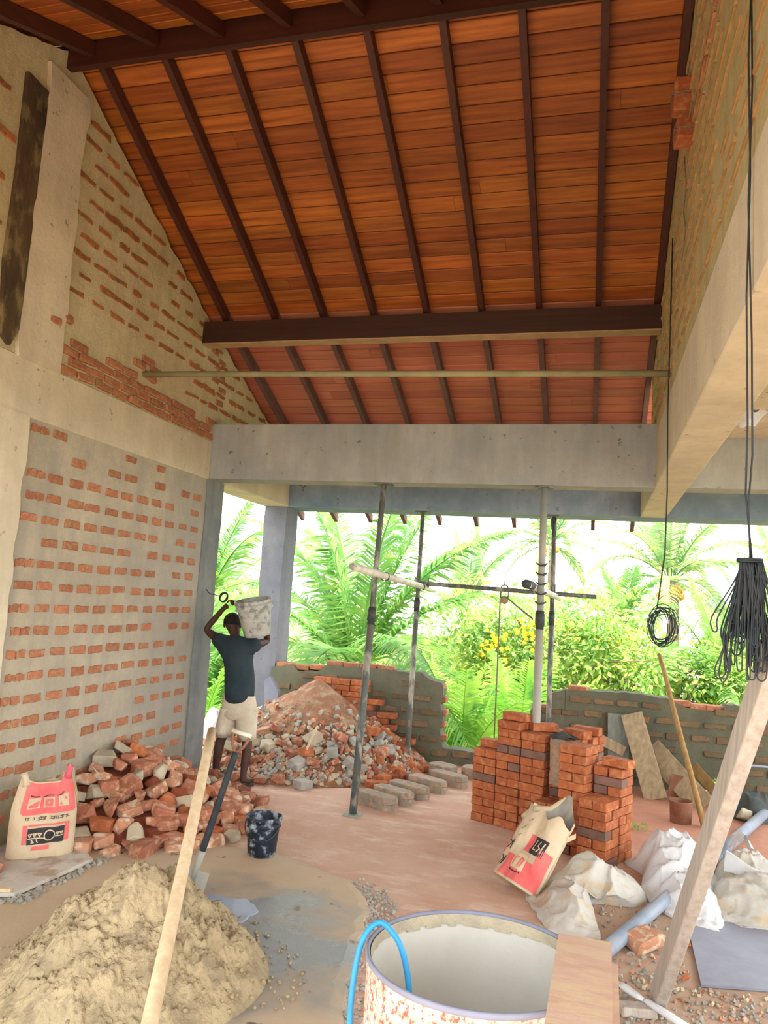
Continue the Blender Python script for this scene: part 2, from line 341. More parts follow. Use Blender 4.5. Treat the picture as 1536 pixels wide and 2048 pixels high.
def chunk_mesh(name, mat, sx, sy, sz, n=14, boxy=0.6):
    bm = bmesh.new(); vs = []
    for i in range(n):
        p = Vector((R.uniform(-1, 1), R.uniform(-1, 1), R.uniform(-1, 1)))
        m = max(abs(p.x), abs(p.y), abs(p.z)); p = p / m * boxy + p.normalized() * (1 - boxy); p *= R.uniform(0.85, 1)
        vs.append(bm.verts.new((p.x * sx / 2, p.y * sy / 2, p.z * sz / 2)))
    r = bmesh.ops.convex_hull(bm, input=vs)
    bmesh.ops.delete(bm, geom=list({g for g in r['geom_interior'] + r['geom_unused'] if isinstance(g, bmesh.types.BMVert)}), context='VERTS')
    bmesh.ops.dissolve_limit(bm, angle_limit=0.25, verts=list(bm.verts), edges=list(bm.edges))
    bmesh.ops.bevel(bm, geom=list(bm.edges), offset=min(sx, sy, sz) * 0.05, segments=1, affect='EDGES')
    me = bpy.data.meshes.new(name); bm.to_mesh(me); bm.free(); me.materials.append(MATS[mat]); return me
def broken_mesh(name, mat, L, W, H):
    # a brick snapped across: three square corners, one ragged end
    bm = bmesh.new(); vs = []
    for y in (-.5, .5):
        for z in (-.5, .5):
            vs.append(bm.verts.new((-L / 2 + R.uniform(0, .008), y * W, z * H)))
            vs.append(bm.verts.new((L / 2 - R.uniform(0, .35) * L, y * W + R.uniform(-.006, .006), z * H)))
    vs.append(bm.verts.new((L / 2 - R.uniform(0, .1) * L, R.uniform(-.3, .3) * W, R.uniform(-.3, .3) * H)))
    r = bmesh.ops.convex_hull(bm, input=vs)
    bmesh.ops.dissolve_limit(bm, angle_limit=0.12, verts=list(bm.verts), edges=list(bm.edges))
    bmesh.ops.bevel(bm, geom=list(bm.edges), offset=0.005, segments=1, affect='EDGES')
    me = bpy.data.meshes.new(name); bm.to_mesh(me); bm.free(); me.materials.append(MATS[mat]); return me

# ---------------------------------------------------------------- structure: ground, floor
MB().box((0, 40, -3.35), (220, 160, 0.3)).build('ground', 'ground', kind='structure')
fb = MB(); fb.box((-0.35, 1.7, -0.15), (7.9, 14.6, 0.3)); floor = fb.build('floor', 'floor_dust', kind='structure')
edge = [(-4.0, 4.62), (-3.4, 4.55), (-2.95, 4.6), (-2.6, 4.9), (-2.01, 4.98), (-1.7, 4.86), (-1.36, 4.69), (-1.22, 4.52), (-1.13, 4.35), (-1.09, 4.1), (-1.05, 3.85), (-0.98, 3.5), (-0.91, 3.19), (-0.84, 2.8), (-0.9, 2.0), (-0.8, 0.5), (-4.0, 0.5)]
ej = []
for i in range(len(edge)):
    a, b_ = edge[i], edge[(i + 1) % len(edge)]
    for k in range(5):
        f = k / 5; x = a[0] + (b_[0] - a[0]) * f; y = a[1] + (b_[1] - a[1]) * f; ej.append((x + nz(x * 9, y * 9) * 0.03, y + nz(x * 9, y * 9, 5) * 0.03, 0))
sb = MB(); n = len(ej)
cx, cy = -2.4, 2.8
def shr(p, d):
    v = Vector((cx - p[0], cy - p[1], 0)).normalized(); return (p[0] + v.x * d, p[1] + v.y * d, 0)
vs = [(p[0], p[1], 0.0) for p in ej] + [(*shr(p, 0.02)[:2], 0.012) for p in ej] + [(*shr(p, 0.07)[:2], 0.02) for p in ej]
sb.add(vs, [tuple(range(2 * n, 3 * n))] + [(l * n + i, l * n + (i + 1) % n, (l + 1) * n + (i + 1) % n, (l + 1) * n + i) for l in (0, 1) for i in range(n)])
sb.build('screed', 'screed', floor)

# ---------------------------------------------------------------- roof profile
def zr(Y):
    if Y < 4.07: return 5.16 - (4.05 - Y) * 0.435
    if Y < 6.2: return 5.14 - 0.4976 * (Y - 4.15)
    return 4.11 - 0.412 * (Y - 6.2)
def jag(Y, a=0.035, s=7): return nz(Y * s, 3.1) * a + nz(Y * s * 3, 9.1) * a * 0.5

# left wall, lower: brick panel between columns
def wall_prism(poly, x0, x1, name, mat):
    b = MB(); b.prism([(0, p[0], p[1]) for p in poly], (x0, 0, 0), (x1 - x0, 0, 0)); return b.build(name, mat, kind='structure')
wl = wall_prism([(1.5, 0), (6.46, 0), (6.46, 2.78), (1.5, 2.78)], -3.70, -3.50, 'wall_left', 'mortar')
PW = [patch_mesh('brick_face', 0.157, 0.056, 0.022, 'brick_wall', 0.14) for _ in range(6)]
PWs = [patch_mesh('brick_face', 0.075, 0.048, 0.02, 'brick_wall', 0.3) for _ in range(4)]
for k in range(19):
    z = 0.06 + 0.1445 * k
    if z > 2.7: break
    for j in range(-1, 11):
        Y = 4.375 + 0.21 * j + (0.01 if k % 2 else -0.005) + R.uniform(-.012, .012)
        if Y > 6.42: continue
        if Y < 4.1 and z > 1.6: Y = 4.1
        keep = 0.97 if Y < 5.8 else 0.75
        if z < 0.9: keep = 0.75 if Y > 4.6 else 0.9
        if z > 2.45: keep *= 0.7
        if R.random() > keep: continue
        pa = R.choice(PW)
        sc = R.uniform(0.85, 1.05) * (0.9 if Y > 5.6 else 1)
        zz = z - 0.012 * (Y - 5) * 0
        if j == -1 and R.random() < .8:
            put(R.choice(PWs), 'brick', (-3.5, Y + 0.06, zz), (R.uniform(-.03, .03), 0, 0), wl); put(R.choice(PWs), 'brick', (-3.5, Y - 0.03, zz), (R.uniform(-.03, .03), 0, 0), wl)
        else:
            put(pa, 'brick', (-3.5 + (0.0 if Y < 5.8 else -0.004), Y, zz + R.uniform(-.005, .005)), (R.uniform(-.018, .018), 0, PI if R.random() < .5 else 0), wl, (1, sc, R.uniform(.8, 1.05)))
# left wall, upper gable
top = [(Y, zr(Y) + 0.06 + jag(Y)) for Y in [1.52 + 0.06 * i for i in range(106)]]
wg = wall_prism([(1.5, 3.05), (7.86, 3.05)] + [(7.86, zr(7.86) + .06)] + top[::-1], -3.70, -3.50, 'wall_left', 'mortar_gable')
PG = [patch_mesh('brick_face', 0.21, 0.040, 0.022, 'brick_gable', 0.38) for _ in range(8)]
for k in range(14):
    z = 3.40 + 0.137 * k
    for j in range(24):
        Y = 2.52 + 0.232 * j + (0.1 if k % 2 else 0) + R.uniform(-.03, .03)
        if z > zr(Y) + 0.02 or Y > 7.7 or 3.62 < Y < 4.34: continue
        if R.random() > 0.93: continue
        if Y < 6.0 and z < 3.55 and Y > 4.2: continue
        put(R.choice(PG), 'brick', (-3.5, Y, z), (R.uniform(-.06, .06), 0, PI if R.random() < .5 else 0), wg, (1, R.uniform(.55, 1.15), R.uniform(.6, 1.15)))
# raw courses left open along the foot of the gable
RB = [brick_mesh('raw_brick', 'brick_wall', 0.10, 0.19, 0.055, 0.006, 0.007) for _ in range(4)]
for k in range(4):
    for j in range(12):
        Y = 4.36 + 0.205 * j + (0.1 if k % 2 else 0); z = 3.115 + 0.068 * k
        if Y > 6.5 or (k == 3 and (j % 3 == 1 or j > 4)) or (k == 2 and j > 7 and j % 2): continue
        put(R.choice(RB), 'brick', (-3.535 + R.uniform(-.004, .014), Y, z), (R.uniform(-.05, .05), R.uniform(-.05, .05), R.uniform(-.05, .05)), wg)
for k in range(9):
    Y = 6.42 + R.uniform(-.05, .05) + (0.13 if k % 2 else 0); z = 3.40 + 0.065 * k
    if z < zr(Y) - .05: put(R.choice(RB), 'brick', (-3.54, Y, z), (R.uniform(-.08, .08), 0, R.uniform(-.1, .1)), wg, (1, .7, 1))
for j, (Y, z) in enumerate([(4.16, 3.40), (4.28, 3.46), (5.18, 3.42), (5.3, 3.48), (5.42, 3.43), (5.35, 3.36)]):
    put(RB[j % 4], 'brick', (-3.525, Y, z), (R.uniform(-.2, .2), 0, R.uniform(-.2, .2)), wg, (1, .8, 1))

# columns and beams
def slab(name, x0, x1, y0, y1, z0, z1, mat, bev=0.006, **k):
    b = MB()
    # chamfered box
    vs = []; e = bev
    for (dx, dz) in ((e, 0), (0, e)):
        pass
    b.box(((x0 + x1) / 2, (y0 + y1) / 2, (z0 + z1) / 2), (x1 - x0, y1 - y0, z1 - z0))
    o = b.build(name, mat, kind='structure', **k)
    m = o.modifiers.new('bevel', 'BEVEL'); m.width = bev; m.segments = 1; return o
def rough_col(name, x0, x1, y0, y1, z0, z1, mat, amp=0.012):
    # vertical pier with a hand-cast, wavering outline
    N = max(6, int((z1 - z0) / 0.08)); b = MB(); ring = []
    for i in range(N + 1):
        z = z0 + (z1 - z0) * i / N
        for (x, y) in ((x0, y0), (x1, y0), (x1, y1), (x0, y1)):
            ring.append((x + nz(x * 3, z * 4, 1) * amp * .5, y + nz(y * 3, z * 5, 2) * amp, z))
    fs = [(3, 2, 1, 0), tuple(N * 4 + i for i in range(4))] + [(i * 4 + j, i * 4 + (j + 1) % 4, (i + 1) * 4 + (j + 1) % 4, (i + 1) * 4 + j) for i in range(N) for j in range(4)]
    b.add(ring, fs); return b.build(name, mat, kind='structure')
rough_col('concrete_column', -3.82, -3.485, 6.44, 6.76, 0, 2.72, 'cement_face', 0.015)
rough_col('concrete_column', -3.72, -3.475, 3.2, 4.05, 0, 2.72, 'concrete_warm', 0.03)
rough_col('concrete_column', -3.72, -3.475, 3.87, 4.27, 3.06, 5.02, 'concrete_warm', 0.03)
slab('concrete_beam', -3.72, -3.485, 1.5, 6.45, 2.715, 3.075, 'concrete_warm')
slab('concrete_beam', -3.82, 4.0, 6.45, 6.70, 2.72, 3.24, 'concrete')
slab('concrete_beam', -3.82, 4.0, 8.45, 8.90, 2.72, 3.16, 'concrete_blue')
slab('concrete_beam', -3.82, -3.50, 6.70, 8.45, 2.722, 3.16, 'concrete_warm')
slab('concrete_beam', 0.45, 0.70, 0.8, 8.45, 2.718, 3.175, 'concrete_warm')
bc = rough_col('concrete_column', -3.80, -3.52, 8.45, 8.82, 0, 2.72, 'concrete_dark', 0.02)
slab('concrete_slab', 0.70, 4.0, -0.3, 6.45, 3.12, 3.22, 'concrete_warm'); slab('concrete_slab', 0.73, 4.0, 6.70, 9.4, 3.17, 3.27, 'concrete_warm')
# right wall, seen at a slant
topr = [(Y, zr(Y) + 0.07 + jag(Y + 9)) for Y in [0.8 + 0.08 * i for i in range(79)]]
wr = wall_prism([(0.8, 3.17), (7.1, 3.17)] + [(7.1, zr(7.1) + .05)] + topr[::-1], 0.452, 0.69, 'wall_right', 'mortar_right')
PR = [patch_mesh('brick_face', 0.23, 0.024, 0.020, 'brick_right', 0.5) for _ in range(6)]
for k in range(13):
    z = 3.30 + 0.137 * k
    for j in range(26):
        Y = 1.9 + 0.232 * j + (0.1 if k % 2 else 0) + R.uniform(-.03, .03)
        if z > zr(Y) - 0.03 or Y > 7.0: continue
        if R.random() > 0.86: continue
        put(R.choice(PR), 'brick', (0.452, Y, z + R.uniform(-.008, .008)), (R.uniform(-.05, .05), 0, PI if R.random() < .5 else 0), wr, (1, R.uniform(.7, 1.1), R.uniform(.6, 1.2)))
PO = [patch_mesh('brick_face', 0.24, 0.05, 0.03, 'brick_wall', 0.4) for _ in range(3)]
for j in range(6): put(PO[j % 3], 'brick', (0.452, 3.0 + j * 0.26, 4.42 - .012 * j), None, wr)

# back parapet: mossy, broken top, notch and hole
def back_section(poly, hole=None):
    b = MB()
    b.prism([(p[0], 0, p[1]) for p in poly], (0, 8.42, 0), (0, 0.2, 0)); return b
def jagtop(pts, amp=0.02):
    out = []
    for (a, b_) in zip(pts[:-1], pts[1:]):
        n = max(1, int(math.hypot(a[0] - b_[0], a[1] - b_[1]) / 0.05))
        for i in range(n):
            f = i / n; x = a[0] + (b_[0] - a[0]) * f; z = a[1] + (b_[1] - a[1]) * f; out.append((x + nz(x * 12, z * 12, 4) * amp, z + nz(x * 14, z * 9, 8) * amp))
    return out + [pts[-1]]
tl = jagtop([(-3.55, 0.0), (-3.55, 0.86), (-3.28, 0.9), (-3.22, 0.84), (-2.95, 0.86), (-2.9, 0.93), (-1.78, 0.93), (-1.68, 0.86), (-1.55, 0.84), (-1.53, 0.72), (-1.56, 0.6), (-1.52, 0.48), (-1.56, 0.36), (-1.51, 0.17), (-0.95, 0.155), (-0.62, 0.16), (-0.60, 0.64), (-0.42, 0.66), (-0.40, 0.83), (-0.25, 0.885)])
tr = jagtop([(-0.25, 0.885), (0.4, 0.91), (0.78, 0.885), (0.87, 0.83), (1.1, 0.80), (1.26, 0.81), (1.28, 0.88), (1.7, 0.84), (3.2, 0.86), (3.6, 0.9), (3.6, 0.0)])
# right part is built in bands around the knocked-out hole near the floor
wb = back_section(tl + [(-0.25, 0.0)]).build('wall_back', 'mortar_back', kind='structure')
b = MB()
hx0, hx1, hz0, hz1 = 1.10, 1.25, 0.0, 0.14
def bp(poly): b.prism([(p[0], 0, p[1]) for p in poly], (0, 8.42, 0), (0, 0.2, 0))
lo = [(-0.25, 0.0), (1.09, 0.0), (1.12, 0.05), (1.10, 0.09), (1.16, 0.13), (1.2, 0.16), (1.25, 0.12), (1.24, 0.06), (1.27, 0.0), (3.6, 0.0)]
bp(lo + tr[::-1])
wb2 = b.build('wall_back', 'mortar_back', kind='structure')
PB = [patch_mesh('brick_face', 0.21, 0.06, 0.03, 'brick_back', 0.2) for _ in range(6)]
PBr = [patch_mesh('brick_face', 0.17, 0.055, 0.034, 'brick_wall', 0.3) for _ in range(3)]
def topz(x, pl):
    for a, c_ in zip(pl[:-1], pl[1:]):
        if a[0] <= x <= c_[0] and c_[0] > a[0]: return a[1] + (c_[1] - a[1]) * (x - a[0]) / (c_[0] - a[0])
    return 0.8
for par, pl, xa, xb in ((wb, tl, -3.4, -0.35), (wb2, tr, -0.2, 3.4)):
    for k in range(6):
        z = 0.11 + 0.138 * k
        x = xa + (0.1 if k % 2 else 0)
        while x < xb:
            lim = 0.12 if -1.62 < x < -0.72 else min(topz(x, pl), topz(min(x + .1, 3.5), pl)) - 0.05
            if z < lim and R.random() < 0.88 and not (0.95 < x < 1.4 and z < .25):
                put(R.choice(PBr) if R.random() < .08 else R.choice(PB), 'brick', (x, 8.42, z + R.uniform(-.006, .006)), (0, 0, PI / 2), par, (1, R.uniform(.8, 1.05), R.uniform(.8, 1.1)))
            x += 0.232
# bitten brick ends along the notch and loose top courses
RB2 = [brick_mesh('raw_brick', 'brick_wall', 0.19, 0.16, 0.055, 0.006, 0.007) for _ in range(3)]
for z, x in ((0.26, -1.58), (0.40, -1.60), (0.53, -1.585), (0.66, -1.60), (0.80, -1.63)): put(R.choice(RB2), 'brick', (x, 8.52, z), (0, 0, R.uniform(-.08, .08)), wb)
for i in range(7): put(R.choice(RB2), 'brick', (-3.4 + .2 * i, 8.52, [0.9, .885, .9, .96, .955, .96, .955][i] - .012), (0, 0, R.uniform(-.1, .1)), wb)
for x, z in ((-0.12, .90), (0.88, .845), (1.05, .825), (1.2, .825), (-.5, .68)): put(R.choice(RB2), 'brick', (x, 8.52, z), (0, 0, R.uniform(-.2, .2)), wb2 if x > -.3 else wb)

# ---------------------------------------------------------------- roof: deck, planks, rafters, ridge, purlin
XA, XB = -4.35, 0.72
b = MB()
def deckseg(y0, y1):
    z0, z1 = zr(y0 + 1e-4) + .125, zr(y1 - 1e-4) + .125
    b.prism([(0, y0, z0), (0, y1, z1), (0, y1, z1 + .04), (0, y0, z0 + .04)], (XA, 0, 0), (XB - XA, 0, 0))
deckseg(-0.1, 4.06); deckseg(4.08, 6.2); deckseg(6.2, 9.5)
ceil = b.build('ceiling', 'deck', kind='structure')
def planks(y0, y1, mat, w=0.125, zoff=0.102):
    z0 = zr(y0 + 1e-4); z1 = zr(y1 - 1e-4); L = math.hypot(y1 - y0, z1 - z0); d = Vector((0, (y1 - y0) / L, (z1 - z0) / L)); up = Vector((0, -d.z, d.y)); n = int(L / w); w = L / n
    variants = []
    for q in range(n):
        # boards run the whole bay, some are butted half way
        cuts = [XA, XB] if R.random() < 0.8 else [XA, R.uniform(-3.0, 0.2), XB]
        if R.random() < .35: cuts = [XA, R.uniform(-3.4, -1.8), R.uniform(-1.2, .2), XB]
        a = Vector((0, y0, z0)) + d * (q * w) + up * (zoff + R.uniform(-.0015, .0015))
        for x0, x1 in zip(cuts[:-1], cuts[1:]):
            pb = MB(); e = 0.0035
            pr = [(0, e, 0.004), (0, e + .004, 0), (0, w - e - .004, 0), (0, w - e, 0.004), (0, w - e, .018), (0, e, .018)]
            P = [a + d * p[1] + up * p[2] for p in pr]
            pb.prism(P, (x0 + .001, 0, 0), (x1 - x0 - .002, 0, 0)); pb.build('plank', mat, ceil)
planks(4.08, 6.2, 'ceiling_wood'); planks(6.2, 9.45, 'eave_wood')
planks(0.0, 4.06, 'ceiling_wood')
RX = [-3.78, -3.31, -2.83, -2.37, -1.91, -1.44, -0.97, -0.50, -0.03, 0.42]
for x in RX:
    for y0, y1, w in ((4.09, 6.2, .045), (6.2, 9.66, .045), (-.25, 4.035, .05)):
        if x == RX[-1] and y0 < 0: pass
        rb = MB(); z0 = zr(y0 + 1e-4); z1 = zr(y1 - 1e-4)
        if y0 == 6.2: z0 += 0.0; 
        rb.prism([(0, y0, z0), (0, y1, z1), (0, y1, z1 + .1), (0, y0, z0 + .1)], (x - w / 2, 0, 0), (w, 0, 0)); rb.build('rafter', 'rafter_pale' if y0 == 6.2 else 'rafter_wood', ceil)
MB().box(((-3.55 + .72) / 2, 4.065, 5.195), (4.27, 0.05, 0.19)).build('ridge_board', 'dark_wood', ceil)
b = MB(); b.box((-1.525, 6.19, 4.015), (3.95, 0.13, 0.195)); b.box((-1.525, 6.19, 3.912), (3.95, 0.118, 0.012), m=1); b.build('purlin', ['dark_wood', 'purlin_lit_under'], ceil)
# blackened board left on the upper wall
bb = MB(); 
bb.prism([(0, 3.69, 4.82), (0, 3.70, 4.2), (0, 3.685, 3.6), (0, 3.72, 3.15), (0, 3.80, 3.10), (0, 3.86, 3.22), (0, 3.87, 3.8), (0, 3.88, 4.81)], (-3.499, 0, 0), (.03, 0, 0))
bb.build('board', 'black_board', label='blackened mouldy board fixed upright to the top of the left wall', cat='board')
# tie pole across the room
tp = MB(); tp.tube([(-3.56, 5.27, 3.365), (0.47, 5.25, 3.29)], 0.024, 12); tp.build('tie_pole', 'steel_olive', label='long olive tube spanning the room high up between the two brick walls', cat='pole', smooth=True)

# ================================================================ THINGS
def ab(pts): return [Vector(p) for p in pts]
# ---- steel props
def prop(base, topp, mat, label, pin=0.48, r=(0.030, 0.024), collar=True):
    B_ = Vector(base); T_ = Vector(topp); e = empty('steel_prop', B_, label, 'prop', 'steel props under the concrete beams')
    d = T_ - B_; m = B_ + d * pin
    b = MB(); b.tube([B_ + d * .004, m], r[0], 14); b.build('outer_tube', mat, e, True)
    b = MB(); b.tube([m, T_ - d * .003], r[1], 14); b.build('inner_tube', mat, e, True)
    b = MB(); b.box(B_ + Vector((0, 0, .006)), (.13, .13, .01)); b.build('base_plate', 'steel_pale', e)
    b = MB(); b.box(T_ - Vector((0, 0, .008)), (.15, .13, .012)); b.build('head_plate', 'steel_dark', e)
    b = MB(); b.tube([m - d * .035, m - d * .02, m - d * .02, m + d * .012, m + d * .012, m + d * .02], [r[0] * 1.01, r[0] * 1.08, r[0] * 1.18, r[0] * 1.18, r[0] * 1.05, r[0]], 14); b.build('collar', 'clamp', e, True)
    u, v, w = basis(d); b = MB(); p = m - d * .012; b.tube([p - u * .06, p + u * .065, p + u * .07 - w * .03, p + u * .09 - w * .14], .006, 8); b.build('pin', 'clamp', e, True)
    return e
prop((-1.78, 6.08, 0), (-1.815, 6.53, 2.72), 'steel_dark', 'tall steel prop leaning back, left front one beside the chamfered blocks', .58)
prop((-0.40, 6.30, 0), (-0.42, 6.53, 2.72), 'steel_pale', 'tall pale steel prop standing in front of the stacked bricks', .60, (.033, .028))
prop((-1.78, 7.90, 0), (-1.89, 8.52, 2.72), 'steel_dark', 'thinner steel prop standing against the mossy parapet left of the notch', .62, (.029, .023))
prop((-0.40, 8.24, 0), (-0.43, 8.52, 2.72), 'steel_dark', 'thinner steel prop behind the brick stacks at right edge of the notch', .60, (.028, .023))
# ---- scaffold pipes tied to the props
e = empty('pipe', (-1.72, 6.9, 1.86), 'off-white pipe tied slanting between the two left props', 'pipe')
b = MB()
def hollow(b, A, B, ro, ri):
    A, B = Vector(A), Vector(B); d = (B - A); b.tube([A + d * .06, A, A, B, B, B - d * .06], [ri, ri, ro, ro, ri, ri], 16, cap=True)
hollow(b, (-1.715, 5.45, 1.928), (-1.735, 8.62, 1.842), .031, .026); b.build('tube', 'pvc_white', e, True)
for y in (6.42, 7.9): 
    b = MB(); b.tube([(-1.725 + .036 * math.cos(t), y, 1.90 - (y - 6.3) * .027 + .036 * math.sin(t)) for t in [i * PI / 8 for i in range(16)]], .006, 6, closed=True); b.tube([(-1.76, y, 1.93), (-1.80, y - .02, 1.95)], .005, 6); b.build('tie', 'clamp', e, True)
e = empty('pipe', (-.46, 7.0, 1.84), 'short pipe tied between the two right props, dark open end', 'pipe')
b = MB(); hollow(b, (-.495, 6.12, 1.885), (-.345, 8.45, 1.83), .030, .025); b.build('tube', 'pvc_white', e, True)
b = MB(); b.tube([(-.505, 6.08, 1.888), (-.478, 6.33, 1.884)], .035, 14); b.build('sleeve', 'clamp', e, True)
b = MB(); 
for k in range(5): b.tube([(-.41 + .042 * math.cos(t), 6.40 + .048 * math.sin(t) , 1.75 + .13 * k * .6 + .01 * math.cos(2 * t)) for t in [i * PI / 8 for i in range(16)]], .006, 6, closed=True)
b.build('lashing', 'clamp', e, True)
e = empty('scaffold_bar', (-.9, 8.15, 1.86), 'dark horizontal bar resting on the two pipes, right end free', 'bar')
b = MB(); hollow(b, (-1.86, 8.12, 1.900), (0.03, 8.12, 1.858), .022, .017); b.build('tube', 'steel_dark', e, True)
for x in (-1.70, -.38):
    b = MB(); b.tube([(x, 8.12 + .028 * math.cos(t), 1.885 + .028 * math.sin(t)) for t in [i * PI / 8 for i in range(16)]], .006, 6, closed=True); b.tube([(x, 8.12, 1.915), (x, 8.12, 1.96)], .006, 6); b.build('coupler', 'clamp', e, True)
# ---- pulley and its rope
e = empty('pulley', (-.89, 8.12, 1.72), 'small pulley wheel hanging from the dark horizontal bar', 'pulley')
b = MB(); M = Matrix.Rotation(PI / 2, 3, 'X'); b.lathe([(0, -.014), (.042, -.014), (.042, -.009), (.03, 0), (.042, .009), (.042, .014), (0, .014)], (-.89, 8.12, 1.772), 24, M); b.build('wheel', 'smear', e, True)
b = MB()
for s in (-1, 1): b.tube([(-.89 + s * .035, 8.12, 1.77), (-.89 + s * .04, 8.12, 1.83), (-.89 + s * .035, 8.12, 1.90)], .006, 8)
b.tube([(-.89 + .035 * math.cos(t), 8.12, 1.90 + .028 * math.sin(t)) for t in [i * PI / 8 for i in range(9)]], .006, 8); b.tube([(-.89, 8.12, 1.93), (-.89, 8.12, 1.965)], .006, 6); b.build('hanger', 'clamp', e, True)
b = MB(); b.tube([(-.932, 8.12, 0.30), (-.930, 8.12, 1.1), (-.932, 8.12, 1.772)] + [(-.89 + .034 * math.cos(t), 8.12, 1.775 + .034 * math.sin(t)) for t in [PI - i * PI / 6 for i in range(1, 5)]] + [(-.70, 7.6, 1.71), (-.47, 6.42, 1.62)], .0075, 8)
b.build('rope', 'rope', smooth=True, label='rope running from the right prop over the pulley wheel and straight down', cat='rope')
# ---- hanging wires and coils
def coil(c, rx, rz, n, jit, rad, b, lean=0.0):
    for k in range(n):
        ox, oz = R.uniform(-jit, jit), R.uniform(-jit, jit); ax, az = rx * R.uniform(.6, 1.04), rz * R.uniform(.72, 1.04); ph = R.uniform(-.2, .2)
        b.tube([(c[0] + ox + ax * math.cos(t), c[1] + R.uniform(-.012, .012) * 0 + .02 * math.sin(t + k), c[2] + oz + az * math.sin(t + ph)) for t in [i * 2 * PI / 28 for i in range(28)]], rad, 5, closed=True)
e = empty('wire_coil', (.415, 5.2, 1.5), 'black electric wire coiled in an oval at the end of a single long drop', 'wire')
b = MB(); coil((.425, 5.2, 1.645), .080, .120, 13, .018, .003, b); b.build('coil', 'rubber', e, True)
b = MB(); b.tube([(.44, 5.2, 4.2), (.435, 5.19, 3.6), (.43, 5.2, 3.0), (.437, 5.2, 2.5), (.43, 5.2, 2.1), (.405, 5.2, 1.88), (.39, 5.2, 1.75)], .005, 6); b.build('drop', 'rubber', e, True)
e = empty('wire_bundle', (.44, 2.5, 1.5), 'thick dark bundle of looped wires hanging from two long drops at right', 'wire')
b = MB(); T0 = Vector((.445, 2.5, 1.885))
def smooth(P, m=4, closed=False):
    P = [Vector(p) for p in P]; out = []; n_ = len(P)
    for i in range(n_ - 1):
        p0, p1, p2, p3 = P[max(0, i - 1)], P[i], P[i + 1], P[min(n_ - 1, i + 2)]
        for k in range(m):
            f = k / m; out.append(.5 * ((2 * p1) + (-p0 + p2) * f + (2 * p0 - 5 * p1 + 4 * p2 - p3) * f * f + (-p0 + 3 * p1 - 3 * p2 + p3) * f ** 3))
    return out + [P[-1]]
for k in range(52):
    a = R.gauss(-.012, .034); a = max(-.09, min(.07, a)); dp = R.uniform(.20, .36) * (1 - abs(a) * 1.5); wd = R.uniform(.004, .014); y = R.uniform(-.03, .03)
    x0 = T0.x + R.uniform(-.030, .030) + .1 * a; x1 = x0 + a; xm = x0 + a * .35; z1 = T0.z - dp; w_ = R.uniform(-.006, .006)
    b.tube(smooth([(x0, 2.5 + y * .5, T0.z - R.uniform(0, .012)), (xm - wd * .5 + w_, 2.5 + y, T0.z - dp * .35), (x1 - wd, 2.5 + y, T0.z - dp * .8), (x1 - wd * .9, 2.5 + y, z1 + wd), (x1, 2.5 + y, z1), (x1 + wd * .9, 2.5 + y, z1 + wd), (x1 + wd, 2.5 + y, T0.z - dp * .8), (xm + wd * .5 - w_, 2.5 + y, T0.z - dp * .35), (x0 + .004, 2.5 + y * .5, T0.z - .006)]), .0024, 5)
for s in (0, 1): b.tube(smooth([(.44, 2.5, 1.84), (.40 - .01 * s, 2.5, 1.72), (.375, 2.5, 1.62), (.352 + .012 * s, 2.5, 1.555 - .006 * s), (.362 + .012 * s, 2.5, 1.53 - .01 * s), (.38 + .008 * s, 2.5, 1.545), (.395, 2.5, 1.62), (.43, 2.5, 1.8)]), .0026, 6)
b.build('loops', 'rubber', e, True)
b = MB(); [b.tube([(T0.x + .034 * math.cos(t), 2.5 + .026 * math.sin(t), 1.878 + q * .006) for t in [i * PI / 8 for i in range(16)]], .004, 6, closed=True) for q in (0, 1)]; b.build('binding', 'rubber', e, True)
b = MB(); b.tube([(.44, 2.5, 3.9), (.43, 2.5, 3.5), (.438, 2.5, 3.1), (.43, 2.5, 2.7), (.436, 2.5, 2.3), (.432, 2.5, 2.08), (.452, 2.5, 1.875)], .003, 6); b.build('drop', 'rubber', e, True); b = MB(); b.tube([(.435, 2.5, 3.9), (.442, 2.5, 3.4), (.433, 2.5, 3.0), (.446, 2.5, 2.55), (.45, 2.5, 2.2), (.44, 2.5, 2.05), (.446, 2.5, 1.875)], .003, 6); b.build('drop', 'rubber', e, True)
b = MB(); coil((-3.32, 6.62, 1.635), .042, .045, 3, .004, .005, b); b.tube([(-3.36, 6.63, 1.64), (-3.46, 6.60, 1.66), (-3.49, 6.58, 1.7)], .004, 6)
b.build('wire_ring', 'rubber', smooth=True, label='small ring of dark wire on the end column above the raised hand', cat='wire')
# bricks tied with wire on the right wall
def tied(loc, L, label, tilt):
    e = empty('hanging_brick', loc, label, 'brick'); o = put(brick_mesh('brick_body', 'brick_new', .11, .10, L, .006, .008), 'brick_body', loc, (tilt, tilt * .4, .1), e)
    b = MB(); c = Vector(loc)
    for z in (-.012, .006): b.tube([c + Vector((x, y, z)) for x, y in ((-.06, -.055), (.06, -.055), (.06, .055), (-.06, .055))], .003, 5, closed=True)
    b.tube([c + Vector((.02, 0, L / 2)), c + Vector((.035, 0, L / 2 + .12))], .003, 5); b.build('wire', 'rope', e); return e
tied((.412, 4.40, 4.66), .20, 'orange brick tied with wire jutting from the right wall, upper of two', .06)
tied((.412, 4.22, 4.33), .13, 'half brick hanging on wire from the right wall, lower of two', -.12)
b = MB(); b.tube([(.425, 4.40, 4.30), (.44, 4.43, 4.15), (.432, 4.46, 4.0), (.44, 4.42, 3.88), (.43, 4.5, 3.72)], .004, 5); b.build('frayed_cord', 'rope', smooth=True, label='frayed thin cord hanging below the tied half brick', cat='cord')

